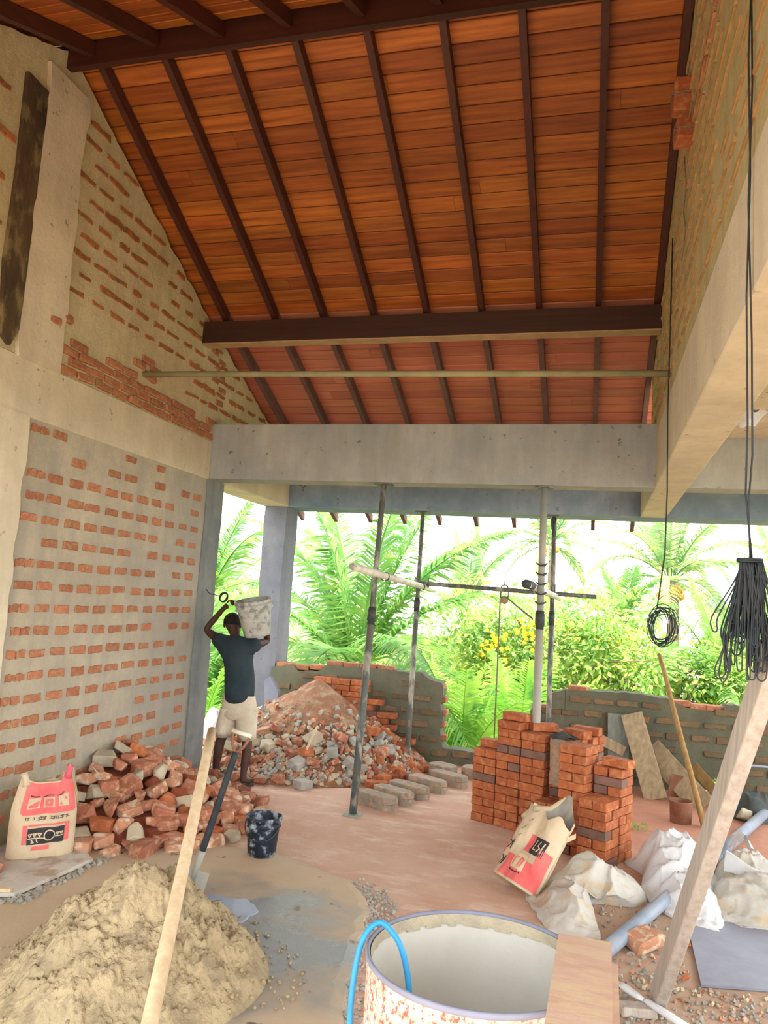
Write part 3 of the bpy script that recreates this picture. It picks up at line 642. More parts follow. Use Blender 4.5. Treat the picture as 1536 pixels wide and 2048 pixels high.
# ---- brick stacks (every brick a thing)
BN = [brick_mesh('new_brick', 'brick_new') for _ in range(4)] + [brick_mesh('burnt_brick', 'brick_burnt') for _ in range(1)]
BNh = [brick_mesh('half_new_brick', 'brick_new', .1) for _ in range(2)]
ang = math.radians(-25); U = Vector((math.cos(ang), math.sin(ang), 0)); V = Vector((-math.sin(ang), math.cos(ang), 0)); O0 = Vector((-.90, 6.42, 0))
def new_brick(p, rz, label, group, cat='brick', me=None, tilt=0):
    o = put(me or (R.choice(BN[:4]) if R.random() < .9 else BN[4]), 'brick', p, (0, tilt, rz)); return tag(o, label, cat, group)
HB = .0625
ORD = ['top', 'second', 'third', 'fourth', 'fifth', 'sixth', 'seventh', 'eighth', 'ninth', 'tenth', 'eleventh', 'twelfth', 'thirteenth', 'fourteenth', 'fifteenth']
def stack(u0, v0, courses, short, group, first=0, skew=0.0):
    for k in range(courses):
        for s in (0, 1):
            o_ = ORD[courses - 1 - k]; side = ('front', 'rear')[s] if (k + first) % 2 else ('left', 'right')[s]
            label = f"{side} brick in the {o_} course{'' if o_ == 'top' else ' down'} of the {short}"
            jx = R.uniform(-.006, .006)
            if (k + first) % 2: c = O0 + U * (u0 + .103) + V * (v0 + .052 + .105 * s) + U * jx; rz = ang
            else: c = O0 + U * (u0 + .052 + .105 * s) + V * (v0 + .103) + V * jx; rz = ang + PI / 2
            new_brick(c + Vector((0, 0, HB * k + .0305)), rz + R.uniform(-.025, .025) + skew, label, group)
stack(0.0, 0.0, 9, 'low left-hand stack', 'bricks in the low left-hand stack')
stack(.215, 0.0, 13, 'tallest stack', 'bricks in the tallest stack', 1)
stack(.43, 0.0, 12, 'stack directly behind the pale prop', 'bricks in the stack behind the pale prop')
stack(.66, 0.04, 12, 'stained stack right of the pale prop', 'bricks in the rear stack right of the pale prop')
stack(.86, -0.20, 12, 'squared stack behind the open cement bag', 'bricks in the stack behind the open cement bag')
stack(1.08, -0.10, 10, 'far right stack', 'bricks in the rear right-hand stack', 1)
stack(1.08, -0.33, 7, 'low front stack by the tarpaulin', 'bricks in the lowest front stack')
stack(.66, -0.19, 5, 'short shaded stack behind the cement bag', 'bricks low down behind the open cement bag')
stack(.45, 0.25, 12, 'hindmost left stack', 'bricks in the hindmost stack')
stack(.69, 0.28, 12, 'hindmost right stack', 'bricks in the hindmost right stack')
def topbrick(u, v, k, rz, label): return new_brick(O0 + U * u + V * v + Vector((0, 0, HB * k + .0305)), ang + rz, label, None, me=R.choice(BN[:4]))
topbrick(.10, .15, 9, .1, 'loose brick lying on top of the low left-hand stack')
topbrick(.33, .10, 13, .05, 'single brown brick crowning the tallest stack')
topbrick(.52, .20, 12, .8, 'brick laid askew on the stack behind the pale prop')
topbrick(.80, .38, 12, .15, 'single brick on the hindmost right stack, flat to the parapet')
topbrick(.82, .16, 12, -.25, 'brick lying askew on the stained stack beside the grey rag')
topbrick(1.22, .0, 10, -.1, 'brick on top of the right-hand stack, end towards the planks')
b = MB()
def rag(u, v):
    a = u * 2 * PI; r = v; x = .10 * r * math.cos(a); y = .06 * r * math.sin(a); return Vector((-.19, 6.13, .755)) + Vector((x, y, (1 - r) * .045 + .01 * math.sin(5 * a) * r))
b.grid(rag, 24, 6); b.build('rag', 'clamp', smooth=True, label='dark grey rag crumpled on the stained brick stack', cat='rag')
b = MB()
def stn(u, v): 
    c = O0 + U * (.675 + .17 * u) + V * (.018 - .012 * math.sin(u * PI)) + Vector((0, 0, .40 + .34 * v)); return c + Vector((nz(u * 5, v * 5) * .01, 0, nz(u * 4, v * 9, 3) * .02 * (1 if v in (0, 1) else 0)))
b.grid(stn, 8, 10); b.build('mortar_smear', 'smear', smooth=True, label='tan slab of dried mortar stuck on a brick stack face', cat='mortar')

# ---- brick stack against the parapet behind the rubble
k = 0
XR = [(-3.15, -1.95)] * 4 + [(-3.15, -2.1)] * 2 + [(-3.15, -2.2)] * 2 + [(-3.1, -2.3)] * 2 + [(-3.05, -2.42)] * 2 + [(-2.95, -2.5)]
for k, (xa, xb) in enumerate(XR):
    x = xa + (.1 if k % 2 else 0); nn = 0
    while x < xb:
        nn += 1; lb_ = f"{['', 'first', 'second', 'third', 'fourth', 'fifth', 'sixth', 'seventh'][nn]} brick from the left, {ORD[len(XR) - 1 - k]} course of the stepped stack by the parapet"
        new_brick((x + .1, 8.28 + R.uniform(-.012, .012), .031 + HB * k), R.uniform(-.04, .04), lb_, 'bricks in the stepped stack behind the rubble'); x += .212
# ---- chamfered paving blocks
def paver(p, rz, L, W, H, label):
    e = empty('paving_block', p, label, 'block')
    prof = [(-L / 2, -W * .28), (-L / 2 + .05, -W / 2), (L / 2 - .05, -W / 2), (L / 2, -W * .28), (L / 2, W * .28), (L / 2 - .05, W / 2), (-L / 2 + .05, W / 2), (-L / 2, W * .28)]
    b = MB(); rot = Matrix.Rotation(rz, 3, 'Z'); lay = [(0, 1), (H * .48, 1.0), (H * .52, .96), (H * .56, 1.0), (H * .93, 1), (H, .93)]
    vs = [rot @ Vector((x * s, y * s, z)) + Vector(p) for z, s in lay for x, y in prof]; n = 8
    b.add(vs, [tuple(range(n))[::-1], tuple(range(5 * n, 6 * n))] + [(l * n + i, l * n + (i + 1) % n, (l + 1) * n + (i + 1) % n, (l + 1) * n + i) for l in range(5) for i in range(n)])
    b.build('body', 'paver', e); return e
for p, rz, lb in (((-1.68, 6.42, 0), -.50, 'grey chamfered block nearest the left steel prop, first of the row'), ((-1.60, 6.66, 0), -.50, 'grey chamfered block second in the row from the left prop'), ((-1.52, 6.90, 0), -.46, 'grey chamfered block third in the row from the left prop'),
                  ((-1.42, 7.22, 0), -.5, 'grey chamfered block fourth in the row, near the middle'), ((-1.28, 7.52, 0), -.5, 'large chamfered block fifth in the row, before the parapet'), ((-1.40, 7.88, 0), -.5, 'small grey block behind the row, close to the parapet'), ((-1.07, 7.93, 0), -.1, 'squat grey block standing apart at the right end of the row')):
    paver(p, rz, .40 if lb[0] != 's' else .28, .15 if lb[0] != 's' else .2, .105, lb)

# ---- broken brick piles
CH = {}
for nm, mt in (('red', 'brick_broken'), ('dusty', 'brick_dusty'), ('dark', 'brick_dark'), ('pale', 'mortar_lump'), ('grey', 'grey_lump'), ('orange', 'brick_new')):
    CH[nm] = [broken_mesh('brick_chunk', mt, R.uniform(.12, .17), .095, .062) for _ in range(3)] + [chunk_mesh('brick_chunk', mt, .13, .10, .08) for _ in range(3)]
def mound_mesh(fn, x0, x1, y0, y1, nx, ny, mat, name, **k):
    b = MB(); H = {}
    for i in range(nx + 1):
        for j in range(ny + 1):
            x = x0 + (x1 - x0) * i / nx; y = y0 + (y1 - y0) * j / ny; b.v.append((x, y, fn(x, y)))
    for i in range(nx):
        for j in range(ny):
            a = i * (ny + 1) + j; q = (a, a + ny + 1, a + ny + 2, a + 1)
            if max(b.v[t][2] for t in q) > 0.002: b.f.append(q); b.mi.append(0)
    used = sorted({t for f in b.f for t in f}); mp = {t: i for i, t in enumerate(used)}
    b.v = [b.v[t] for t in used]; b.f = [tuple(mp[t] for t in f) for f in b.f]
    return b.build(name, mat, smooth=True, **k)
def h1(x, y):
    d = math.hypot((x + 3.55) / 1.15, (y - 5.35) / 1.05); return max(0.0, .50 * (1 - d)) + (0 if d > 1 else .0)
mound_mesh(lambda x, y: h1(x, y) * .9 + nz(x * 8, y * 8) * .02 * (h1(x, y) > 0.02), -3.465, -2.3, 4.2, 6.4, 30, 50, 'red_soil', 'brick_dust_mound', label='mound of red brick dust and crumbs under the left brick pile', cat='rubble', kind='stuff')
def scatter(hfun, x0, x1, y0, y1, n, dmin, pick, sc=(.8, 1.2)):
    P = []; tries = 0
    while len(P) < n and tries < 20000:
        tries += 1; x, y = R.uniform(x0, x1), R.uniform(y0, y1); h = hfun(x, y)
        if h <= 0.004 and R.random() > .12: continue
        if h <= 0: 
            if hfun(x - .12, y) <= 0 and hfun(x, y + .1) <= 0: continue
        if any((x - p[0]) ** 2 + (y - p[1]) ** 2 + 1.5 * (h - p[2]) ** 2 < dmin * dmin for p in P): continue
        P.append((x, y, h))
    for (x, y, h) in P:
        kind, label, group = pick(x, y, h); ci = R.randrange(6); me = CH[kind][ci]; s = R.uniform(*sc); label = ('large ' if s > sc[0] + .66 * (sc[1] - sc[0]) else 'small ' if s < sc[0] + .33 * (sc[1] - sc[0]) else 'medium ') + ('snapped ' if ci < 3 else 'rounded ') + label; sl = R.uniform(-.5, .5) if h > .04 else R.uniform(-.08, .08)
        o = put(me, 'brick_chunk', (x, y, h + .028 * s), (sl, R.uniform(-.5, .5) if h > .04 else R.uniform(-.06, .06), R.uniform(0, 6.28)), None, (s, s, s * R.uniform(.9, 1.15))); tag(o, label, 'brick', group)
def pick1(x, y, h):
    t = R.random()
    if y > 5.9: k = 'dark' if t < .5 else 'red'
    else: k = 'red' if t < .42 else 'dusty' if t < .72 else 'pale' if t < .85 else 'orange' if t < .93 else 'dark'
    L = {'red': ('red brick', 'broken red bricks by the left wall'), 'dusty': ('dusty pink brick', 'dusty bricks by the left wall'), 'pale': ('mortar-crusted brick', 'mortar-crusted bricks by the left wall'), 'orange': ('orange brick', 'orange lumps by the left wall'), 'dark': ('dark brick', 'dark bricks by the left wall')}[k]
    zone = ('at the crown' if h > .32 else 'halfway up' if h > .14 else 'at the foot') + (', bag side,' if y < 4.95 else ', middle,' if y < 5.55 else ', column side,')
    return k, L[0] + ' ' + zone + ' of the left wall pile', L[1]
scatter(h1, -3.42, -2.28, 4.42, 6.4, 185, .103, pick1, (.95, 1.5))
def h2(x, y):
    d = math.hypot((x + 2.85) / 1.25, (y - 8.05) / 1.40); h = .86 * (1 - d) if d < 1 else 0
    return max(0.0, h) * (1.0 if d > .12 else .98)
mound_mesh(lambda x, y: h2(x, y) * .96 + (nz(x * 7, y * 7) * .04 + nz(x * 20, y * 20) * .015) * (h2(x, y) > 0.03), -4.1, -1.55, 6.6, 8.35, 60, 60, 'soil', 'soil_mound', label='heap of tan soil and brick dust in the far left corner', cat='soil', kind='stuff')
def pick2(x, y, h):
    t = R.random(); k = 'grey' if t < .34 else 'red' if t < .6 else 'pale' if t < .78 else 'orange' if t < .9 else 'dusty'
    if x > -1.95: k = 'orange' if t < .5 else 'dark' if t < .9 else 'grey'
    L = {'grey': ('grey mortar lump', 'grey lumps on the corner heap'), 'red': ('red brick', 'red bricks on the corner heap'), 'pale': ('mortar-crusted piece', 'pale pieces on the corner heap'), 'orange': ('orange brick', 'orange bricks on the corner heap'), 'dusty': ('dusty brick', 'dusty bricks on the corner heap'), 'dark': ('dark brick', 'dark bricks on the corner heap')}[k]
    zone = ('high' if h > .28 else 'midway' if h > .12 else 'low') + (' left' if x < -3.0 else ' centre' if x < -2.3 else ' right')
    return k, L[0] + ', ' + zone + ' on the corner rubble heap', L[1]
scatter(lambda x, y: h2(x, y) if h2(x, y) < .36 else 0, -3.75, -1.62, 6.62, 8.1, 108, .12, pick2, (.6, 1.35))
# small crumbs over both heaps
b = MB(); 
def crumbs(b, fn, x0, x1, y0, y1, n, s0, s1, hmin=0.01, mi=1):
    c = 0
    while c < n:
        x, y = R.uniform(x0, x1), R.uniform(y0, y1); h = fn(x, y)
        if h < hmin: continue
        s = R.uniform(s0, s1); b.box((x, y, h + s * .3), (s, s * R.uniform(.6, 1), s * R.uniform(.5, .9)), Euler((R.uniform(-1, 1), R.uniform(-1, 1), R.uniform(0, 6))).to_matrix(), R.randrange(mi), s * .15); c += 1
crumbs(b, lambda x, y: h2(x, y) if h2(x, y) < .30 + .3 * R.random() ** 2 else 0, -3.9, -1.6, 6.65, 8.2, 1700, .012, .05, mi=3)
b.build('crumbs', ['mortar_lump', 'brick_broken', 'grey_lump'], label='crumbs of mortar and brick strewn over the corner rubble heap', cat='rubble', kind='stuff')
b = MB(); b.bar((-2.52, 6.95, .28), (-2.48, 7.1, .48), .018, .01); b.build('wood_splinter', 'pole_wood', label='thin pale wooden splinter standing in the corner rubble', cat='splinter')
# loose bricks tumbled at the right foot of the heap
for i, (x, y, z, rz, ry) in enumerate([(-1.95, 8.05, .23, .3, .5), (-1.86, 8.0, .15, .8, .6), (-1.97, 7.75, .20, .2, .3), (-1.80, 7.55, .07, 1.2, .2), (-1.92, 7.25, .032, .1, 0), (-1.72, 7.85, .05, .5, .2), (-2.0, 7.95, .32, .2, .6), (-1.62, 7.62, .032, 2.0, 0), (-1.85, 7.02, .032, .5, .05), (-1.55, 7.95, .032, .2, 0)]):
    lbs = ['steeply tilted, high by the parapet', 'turned askew beside the parapet prop', 'tilted, midway up', 'crosswise, near the blocks', 'lying flat in front', 'leaning, behind the chamfered blocks', 'topmost one', 'end-on beside the fourth block', 'nearest the left prop', 'flat one furthest right by the parapet']
    new_brick((x, y, z), rz, 'whole orange brick at the heap foot, ' + lbs[i], 'tumbled bricks at the foot of the corner heap', tilt=ry, me=R.choice(BN[:4]))

# ---------------------------------------------------------------- mortar heap
def h3(x, y):
    d = math.hypot((x + 1.88) / .58, (y - 3.2) / .60); a = max(0.0, 1 - d)
    return .50 * a ** 0.9
def h3n(x, y):
    h = h3(x, y)
    if h <= 0: return -.01
    return .018 + h * (1 + nz(x * 6, y * 6) * .2) + (nz(x * 12, y * 12) * .035 + abs(nz(x * 26, y * 26, 3)) * .035 + abs(nz(x * 55, y * 55, 7)) * .02 + nz(x * 110, y * 110, 9) * .006) * min(1, h * 10)
mound_mesh(h3n, -2.62, -1.2, 2.5, 3.9, 230, 230, 'sand_mortar', 'mortar_heap', label='heap of fresh sandy mortar on the wet screed, foreground left', cat='mortar', kind='stuff')
b = MB(); c = 0
while c < 300:
    x, y = R.uniform(-2.62, -1.15), R.uniform(2.5, 3.95); h = h3(x, y); d = math.hypot((x + 1.88) / .58, (y - 3.2) / .60)
    if d > 1.25 or d < .85: continue
    s = R.uniform(.010, .030) if d < 1 else R.uniform(.006, .02); z = .02 + h + s * .2
    b.lathe([(0, -s * .5), (s * R.uniform(.3, .6), -s * .25), (s * R.uniform(.3, .6), s * .1), (s * R.uniform(.15, .4), s * .4), (0, s * .5)], (x, y, z), 5, Euler((R.uniform(-1, 1), R.uniform(-1, 1), R.uniform(0, 6))).to_matrix()); c += 1
b.build('mortar_clods', 'sand_mortar', smooth=True, label='clods of mortar rolled down and around the foreground heap', cat='mortar', kind='stuff')
b = MB(); P = [(-2.12, 3.98), (-1.98, 4.12), (-1.80, 4.14), (-1.66, 4.02), (-1.70, 3.86), (-1.86, 3.78), (-2.04, 3.84)]
ring = []
for i in range(len(P)):
    for k in range(4):
        f = k / 4; a, c_ = P[i], P[(i + 1) % len(P)]; x = a[0] + (c_[0] - a[0]) * f; y = a[1] + (c_[1] - a[1]) * f; ring.append((x + nz(x * 12, y * 12) * .03, y + nz(y * 12, x * 12) * .03, .0225))
b.add(ring + [(p[0] + (-1.88 - p[0]) * -.03, p[1] + (3.97 - p[1]) * -.03, .0202) for p in ring], [tuple(range(28))] + [(i, (i + 1) % 28, 28 + (i + 1) % 28, 28 + i) for i in range(28)])
b.build('puddle', 'puddle_sky_sheen', label='small bright puddle by the shovel blade on the screed', cat='puddle', kind='stuff')

# ---------------------------------------------------------------- shovel and long pale pole
S0 = Vector((-2.06, 3.98, .07)); S1 = Vector((-1.885, 4.12, .90)); d = (S1 - S0).normalized()
e = empty('shovel', (-2.07, 3.97, .02), 'shovel with black taped shaft standing in the mortar heap', 'shovel')
b = MB(); b.tube([S0 + d * .20, S0 + d * .26, S0 + d * .72, S1 - d * .10], [.017, .019, .018, .018], 12); b.build('shaft', 'rubber', e, True)
b = MB(); b.tube([S0 + d * .05, S0 + d * .22], [.013, .021], 12); b.build('socket', 'steel_pale', e, True)
u, v, w = basis(d); side = Vector((.93, .15, 0)); side = (side - d * side.dot(d)).normalized(); nrm = d.cross(side)
b = MB()
def blade(a, t):
    x = (a - .5) * 2; hh = t; wd = .075 * (1 if t > .35 else (.55 + .45 * t / .35)); return S0 + d * (.12 - .22 * (1 - t) ) + side * x * wd + nrm * (.022 * x * x) 
b.grid(blade, 10, 8); b.grid(lambda a, t: blade(a, t) - nrm * .003, 10, 8, flip=True); b.build('blade', 'steel_pale', e, True)
b = MB(); g0 = S1 - d * .11; b.tube([g0, g0 + d * .05 + side * .035, S1 + side * .052, S1 + side * .052 + d * .012], .009, 8); b.tube([g0, g0 + d * .05 - side * .035, S1 - side * .052, S1 - side * .052 + d * .012], .009, 8); b.build('grip_fork', 'rust', e, True)
b = MB(); b.tube([S1 - side * .06 + d * .005, S1 + side * .06 + d * .005], .013, 10); b.build('grip', 'pvc_white', e, True)
e = empty('long_pole', (-1.06, 1.72, 0), 'long smooth pale wooden pole slanting across the left foreground', 'pole')
b = MB(); A = Vector((-1.06, 1.72, .02)); B_ = Vector((-2.01, 4.0, .925)); 
pts = [A.lerp(B_, t / 10) + Vector((0, 0, -.02 * math.sin(PI * t / 10))) for t in range(11)]
b.tube(pts, [.030, .0295, .029, .028, .028, .027, .0265, .026, .0255, .025, .0245], 16); b.build('shaft', 'pole_wood', e, True)

# ---------------------------------------------------------------- buckets
def bucket(c, rt_, rb, h, mat, label, M=None, handle=True, name='bucket', inner=None):
    c = Vector(c); e = empty(name, c, label, 'bucket'); M = M or Matrix.Identity(3); b = MB()
    b.lathe([(0, 0), (rb - .008, 0), (rb, .008), (rb + (rt_ - rb) * .72, h * .74), (rb + (rt_ - rb) * .73, h * .75), (rt_ + .004, h * .75), (rt_ + .004, h * .78), (rt_ - .002, h * .79), (rt_, h * .9), (rt_ + .006, h * .9), (rt_ + .006, h), (rt_ - .004, h), (rt_ - .006, h * .9), (rb - .005, .02), (0, .018)], c, 36, M)
    b.build('pail', mat, e, True)
    if handle:
        b = MB(); b.tube([c + M @ Vector(((rt_ + .008) * math.cos(t), -.01 - (rt_ * .95) * math.sin(t) * .72 if True else 0, h * .84 - .11 * math.sin(t))) for t in [i * PI / 14 for i in range(15)]], .0035, 6); b.build('handle', 'clamp', e, True)
    return e
bucket((-2.02, 4.86, .02), .112, .09, .245, 'bucket_black', 'black plastic paint bucket splashed white, standing on the screed edge')
MBk = Matrix.Rotation(math.radians(-7), 3, 'Y') @ Matrix.Rotation(math.radians(11), 3, 'X')
bk = bucket((-2.885, 6.47, 1.315), .163, .118, .325, 'bucket_white', 'cement-stained white bucket carried on the worker\'s shoulder', MBk, False)
b = MB(); b.lathe([(0, .255), (.14, .255)], (-2.885, 6.47, 1.315), 30, MBk); b.build('mortar_fill', 'concrete_dark', bk)

# ---------------------------------------------------------------- worker
PX, PY = -3.05, 6.50
worker = empty('person', (PX, PY, 0), 'worker seen from behind in dark shirt and pale shorts carrying a bucket', 'person')
def skin(name, mat, nodes, edges, parent, root=0, subd=2):
    me = bpy.data.meshes.new(name); o_ = wloc(parent) if parent else Vector((0, 0, 0))
    keys = list(nodes); idx = {k: i for i, k in enumerate(keys)}; org = Vector(nodes[keys[root]][0])
    me.from_pydata([tuple(Vector(nodes[k][0]) - org) for k in keys], [(idx[a], idx[b_]) for a, b_ in edges], [])
    o = put(me, name, org, None, parent); m = o.modifiers.new('skin', 'SKIN'); me.materials.append(MATS[mat])
    if not me.skin_vertices: bpy.context.view_layer.update()
    sv = me.skin_vertices[0].data if me.skin_vertices else None
    if sv is None:
        me.attributes  # noqa
    for k in keys:
        r = nodes[k][1]; sv[idx[k]].radius = r if isinstance(r, tuple) else (r, r)
    sv[root].use_root = True; m.use_smooth_shade = True; m.branch_smoothing = .6
    s_ = o.modifiers.new('sub', 'SUBSURF'); s_.levels = subd; s_.render_levels = subd; return o
N = {'pel': ((-3.02, 6.50, .73), .095), 'sp1': ((-3.03, 6.50, .88), .10), 'sp2': ((-3.06, 6.51, 1.06), .11), 'chest': ((-3.09, 6.51, 1.20), .105), 'neck': ((-3.125, 6.53, 1.30), .05), 'skull0': ((-3.16, 6.56, 1.35), .06), 'skull': ((-3.185, 6.57, 1.40), .078), 'crown': ((-3.195, 6.57, 1.435), .062),
     'lsh': ((-3.235, 6.51, 1.225), .055), 'lel': ((-3.425, 6.52, 1.33), .034), 'lwr': ((-3.265, 6.53, 1.535), .023), 'lpalm': ((-3.225, 6.535, 1.565), (.020, .032)),
     'rsh': ((-2.955, 6.52, 1.215), .055), 'rel': ((-2.93, 6.80, 1.25), .036), 'rwr': ((-2.91, 6.70, 1.44), .025), 'rpalm': ((-2.905, 6.675, 1.50), (.020, .032)),
     'lhip': ((-3.09, 6.50, .66), .085), 'lkn': ((-3.175, 6.50, .36), .045), 'lcalf': ((-3.185, 6.49, .27), .046), 'lan': ((-3.205, 6.50, .07), .027), 'lheel': ((-3.205, 6.48, .035), .028), 'ltoe': ((-3.24, 6.63, .03), (.030, .018)),
     'rhip': ((-2.96, 6.50, .66), .085), 'rkn': ((-2.905, 6.48, .36), .045), 'rcalf': ((-2.90, 6.47, .27), .046), 'ran': ((-2.905, 6.43, .07), .027), 'rheel': ((-2.90, 6.41, .035), .028), 'rtoe': ((-2.88, 6.55, .03), (.030, .018))}
E_ = [('pel', 'sp1'), ('sp1', 'sp2'), ('sp2', 'chest'), ('chest', 'neck'), ('neck', 'skull0'), ('skull0', 'skull'), ('skull', 'crown'), ('chest', 'lsh'), ('lsh', 'lel'), ('lel', 'lwr'), ('lwr', 'lpalm'), ('chest', 'rsh'), ('rsh', 'rel'), ('rel', 'rwr'), ('rwr', 'rpalm'),
      ('pel', 'lhip'), ('lhip', 'lkn'), ('lkn', 'lcalf'), ('lcalf', 'lan'), ('lan', 'lheel'), ('lan', 'ltoe'), ('pel', 'rhip'), ('rhip', 'rkn'), ('rkn', 'rcalf'), ('rcalf', 'ran'), ('ran', 'rheel'), ('ran', 'rtoe')]
body = skin('body', 'skin', N, E_, worker)
def hand(palm, dirv, sidev, curl, name):
    P = Vector(palm); D = Vector(dirv).normalized(); S = Vector(sidev).normalized(); C_ = Vector(curl).normalized()
    for i, (off, L) in enumerate(((-.024, .030), (-.008, .034), (.008, .032), (.023, .026))):
        a = P + D * .012 + S * off; n_ = {'a': (a, .0085), 'b': (a + D * L * .9, .0085), 'c': (a + D * L * 1.5 + C_ * L * .6, .0075), 'd': (a + D * L * 1.6 + C_ * L * 1.2, .0065)}
        skin('finger', 'skin', n_, [('a', 'b'), ('b', 'c'), ('c', 'd')], body, 0, 1)
    a = P - S * .018 - D * .01; n_ = {'a': (a, .009), 'b': (a - S * .022 + D * .018 + C_ * .006, .009), 'c': (a - S * .026 + D * .04 + C_ * .016, .007)}
    skin('thumb', 'skin', n_, [('a', 'b'), ('b', 'c')], body, 0, 1)
hand((-3.215, 6.535, 1.575), (.85, -.1, .45), (.3, .5, -.6), (.6, 0, -.8), 'left')
hand((-2.905, 6.67, 1.51), (-.05, -.25, .95), (.95, .1, .1), (-.1, -.9, .1), 'right')
b = MB()
def ell(b, c, r, n=14, M=None, m=0, z0=-1, z1=1):
    prof = [(math.cos(t), math.sin(t)) for t in [-PI / 2 + PI * i / n for i in range(n + 1)] if z0 - .01 <= math.sin(t) <= z1 + .01]
    S_ = Matrix.Diagonal(Vector(r)); b.lathe(prof, c, 20, (M @ S_) if M else S_, m)
ell(b, (-3.188, 6.568, 1.415), (.079, .088, .086), z0=-.25); b.build('hair', 'hair', body, True)
for s in (-1, 1):
    b = MB(); ell(b, (-3.188 + s * .078, 6.575, 1.385), (.012, .02, .028), 8); b.build('ear', 'skin', body, True)
    b = MB(); ell(b, (-3.188 + s * .03, 6.642, 1.385), (.012, .008, .008), 8); b.build('eye', 'eye_white', body, True)
b = MB(); b.tube([(-3.188, 6.64, 1.39), (-3.188, 6.668, 1.362), (-3.188, 6.65, 1.352)], [.008, .013, .010], 8); b.build('nose', 'skin', body, True)
b = MB(); b.tube([(-3.212, 6.638, 1.33), (-3.188, 6.648, 1.328), (-3.164, 6.638, 1.33)], [.004, .006, .004], 8); b.build('mouth', 'rust', body, True)
SH = {'hem': ((-3.02, 6.50, .69), (.185, .125)), 'w1': ((-3.025, 6.50, .80), (.19, .13)), 'w2': ((-3.035, 6.50, .94), (.195, .135)), 'c1': ((-3.06, 6.51, 1.08), (.205, .14)), 'c2': ((-3.09, 6.51, 1.20), (.20, .13)), 'col': ((-3.12, 6.525, 1.29), (.075, .075)),
      'ls': ((-3.255, 6.51, 1.235), .085), 'lsl': ((-3.345, 6.515, 1.275), .068), 'rs': ((-2.94, 6.515, 1.225), .085), 'rsl': ((-2.935, 6.64, 1.22), .07)}
sh = skin('shirt', 'shirt', SH, [('hem', 'w1'), ('w1', 'w2'), ('w2', 'c1'), ('c1', 'c2'), ('c2', 'col'), ('c2', 'ls'), ('ls', 'lsl'), ('c2', 'rs'), ('rs', 'rsl')], worker)
# shorts: lofted waist and two loose legs, open hems
b = MB()
def loft(b, rings, n=22):
    k = len(b.v)
    for (c, rx, ry) in rings:
        for j in range(n):
            t = 2 * PI * j / n; wv = 1 + .035 * math.sin(5 * t + c[2] * 20); b.v.append((c[0] + rx * wv * math.cos(t), c[1] + ry * wv * math.sin(t), c[2]))
    for i in range(len(rings) - 1):
        for j in range(n): b.f.append((k + i * n + j, k + i * n + (j + 1) % n, k + (i + 1) * n + (j + 1) % n, k + (i + 1) * n + j)); b.mi.append(0)
loft(b, [((-3.02, 6.50, .78), .145, .10), ((-3.02, 6.50, .70), .158, .115), ((-3.025, 6.50, .60), .165, .12), ((-3.03, 6.50, .57), .12, .10)])
loft(b, [((-3.10, 6.50, .66), .085, .11), ((-3.115, 6.50, .56), .094, .108), ((-3.135, 6.50, .47), .09, .10), ((-3.15, 6.50, .405), .086, .095), ((-3.15, 6.50, .41), .078, .088), ((-3.13, 6.50, .48), .075, .085)])
loft(b, [((-2.95, 6.50, .66), .085, .11), ((-2.94, 6.50, .56), .094, .108), ((-2.925, 6.49, .47), .086, .10), ((-2.915, 6.49, .40), .08, .092), ((-2.915, 6.49, .405), .072, .085), ((-2.925, 6.49, .48), .07, .08)])
b.build('shorts', 'shorts', worker, True)
for (x, y, a) in ((-3.222, 6.555, .22), (-2.89, 6.485, -.15)):
    b = MB(); rot = Matrix.Rotation(a, 3, 'Z'); pr = [(.035 * math.cos(t) * (1 + .18 * math.sin(t)), .115 * math.sin(t)) for t in [2 * PI * i / 20 for i in range(20)]]
    b.prism([rot @ Vector((p[0], p[1], 0)) for p in pr], (x, y, .0), (0, 0, .014)); b.build('sandal', 'sandal', worker)

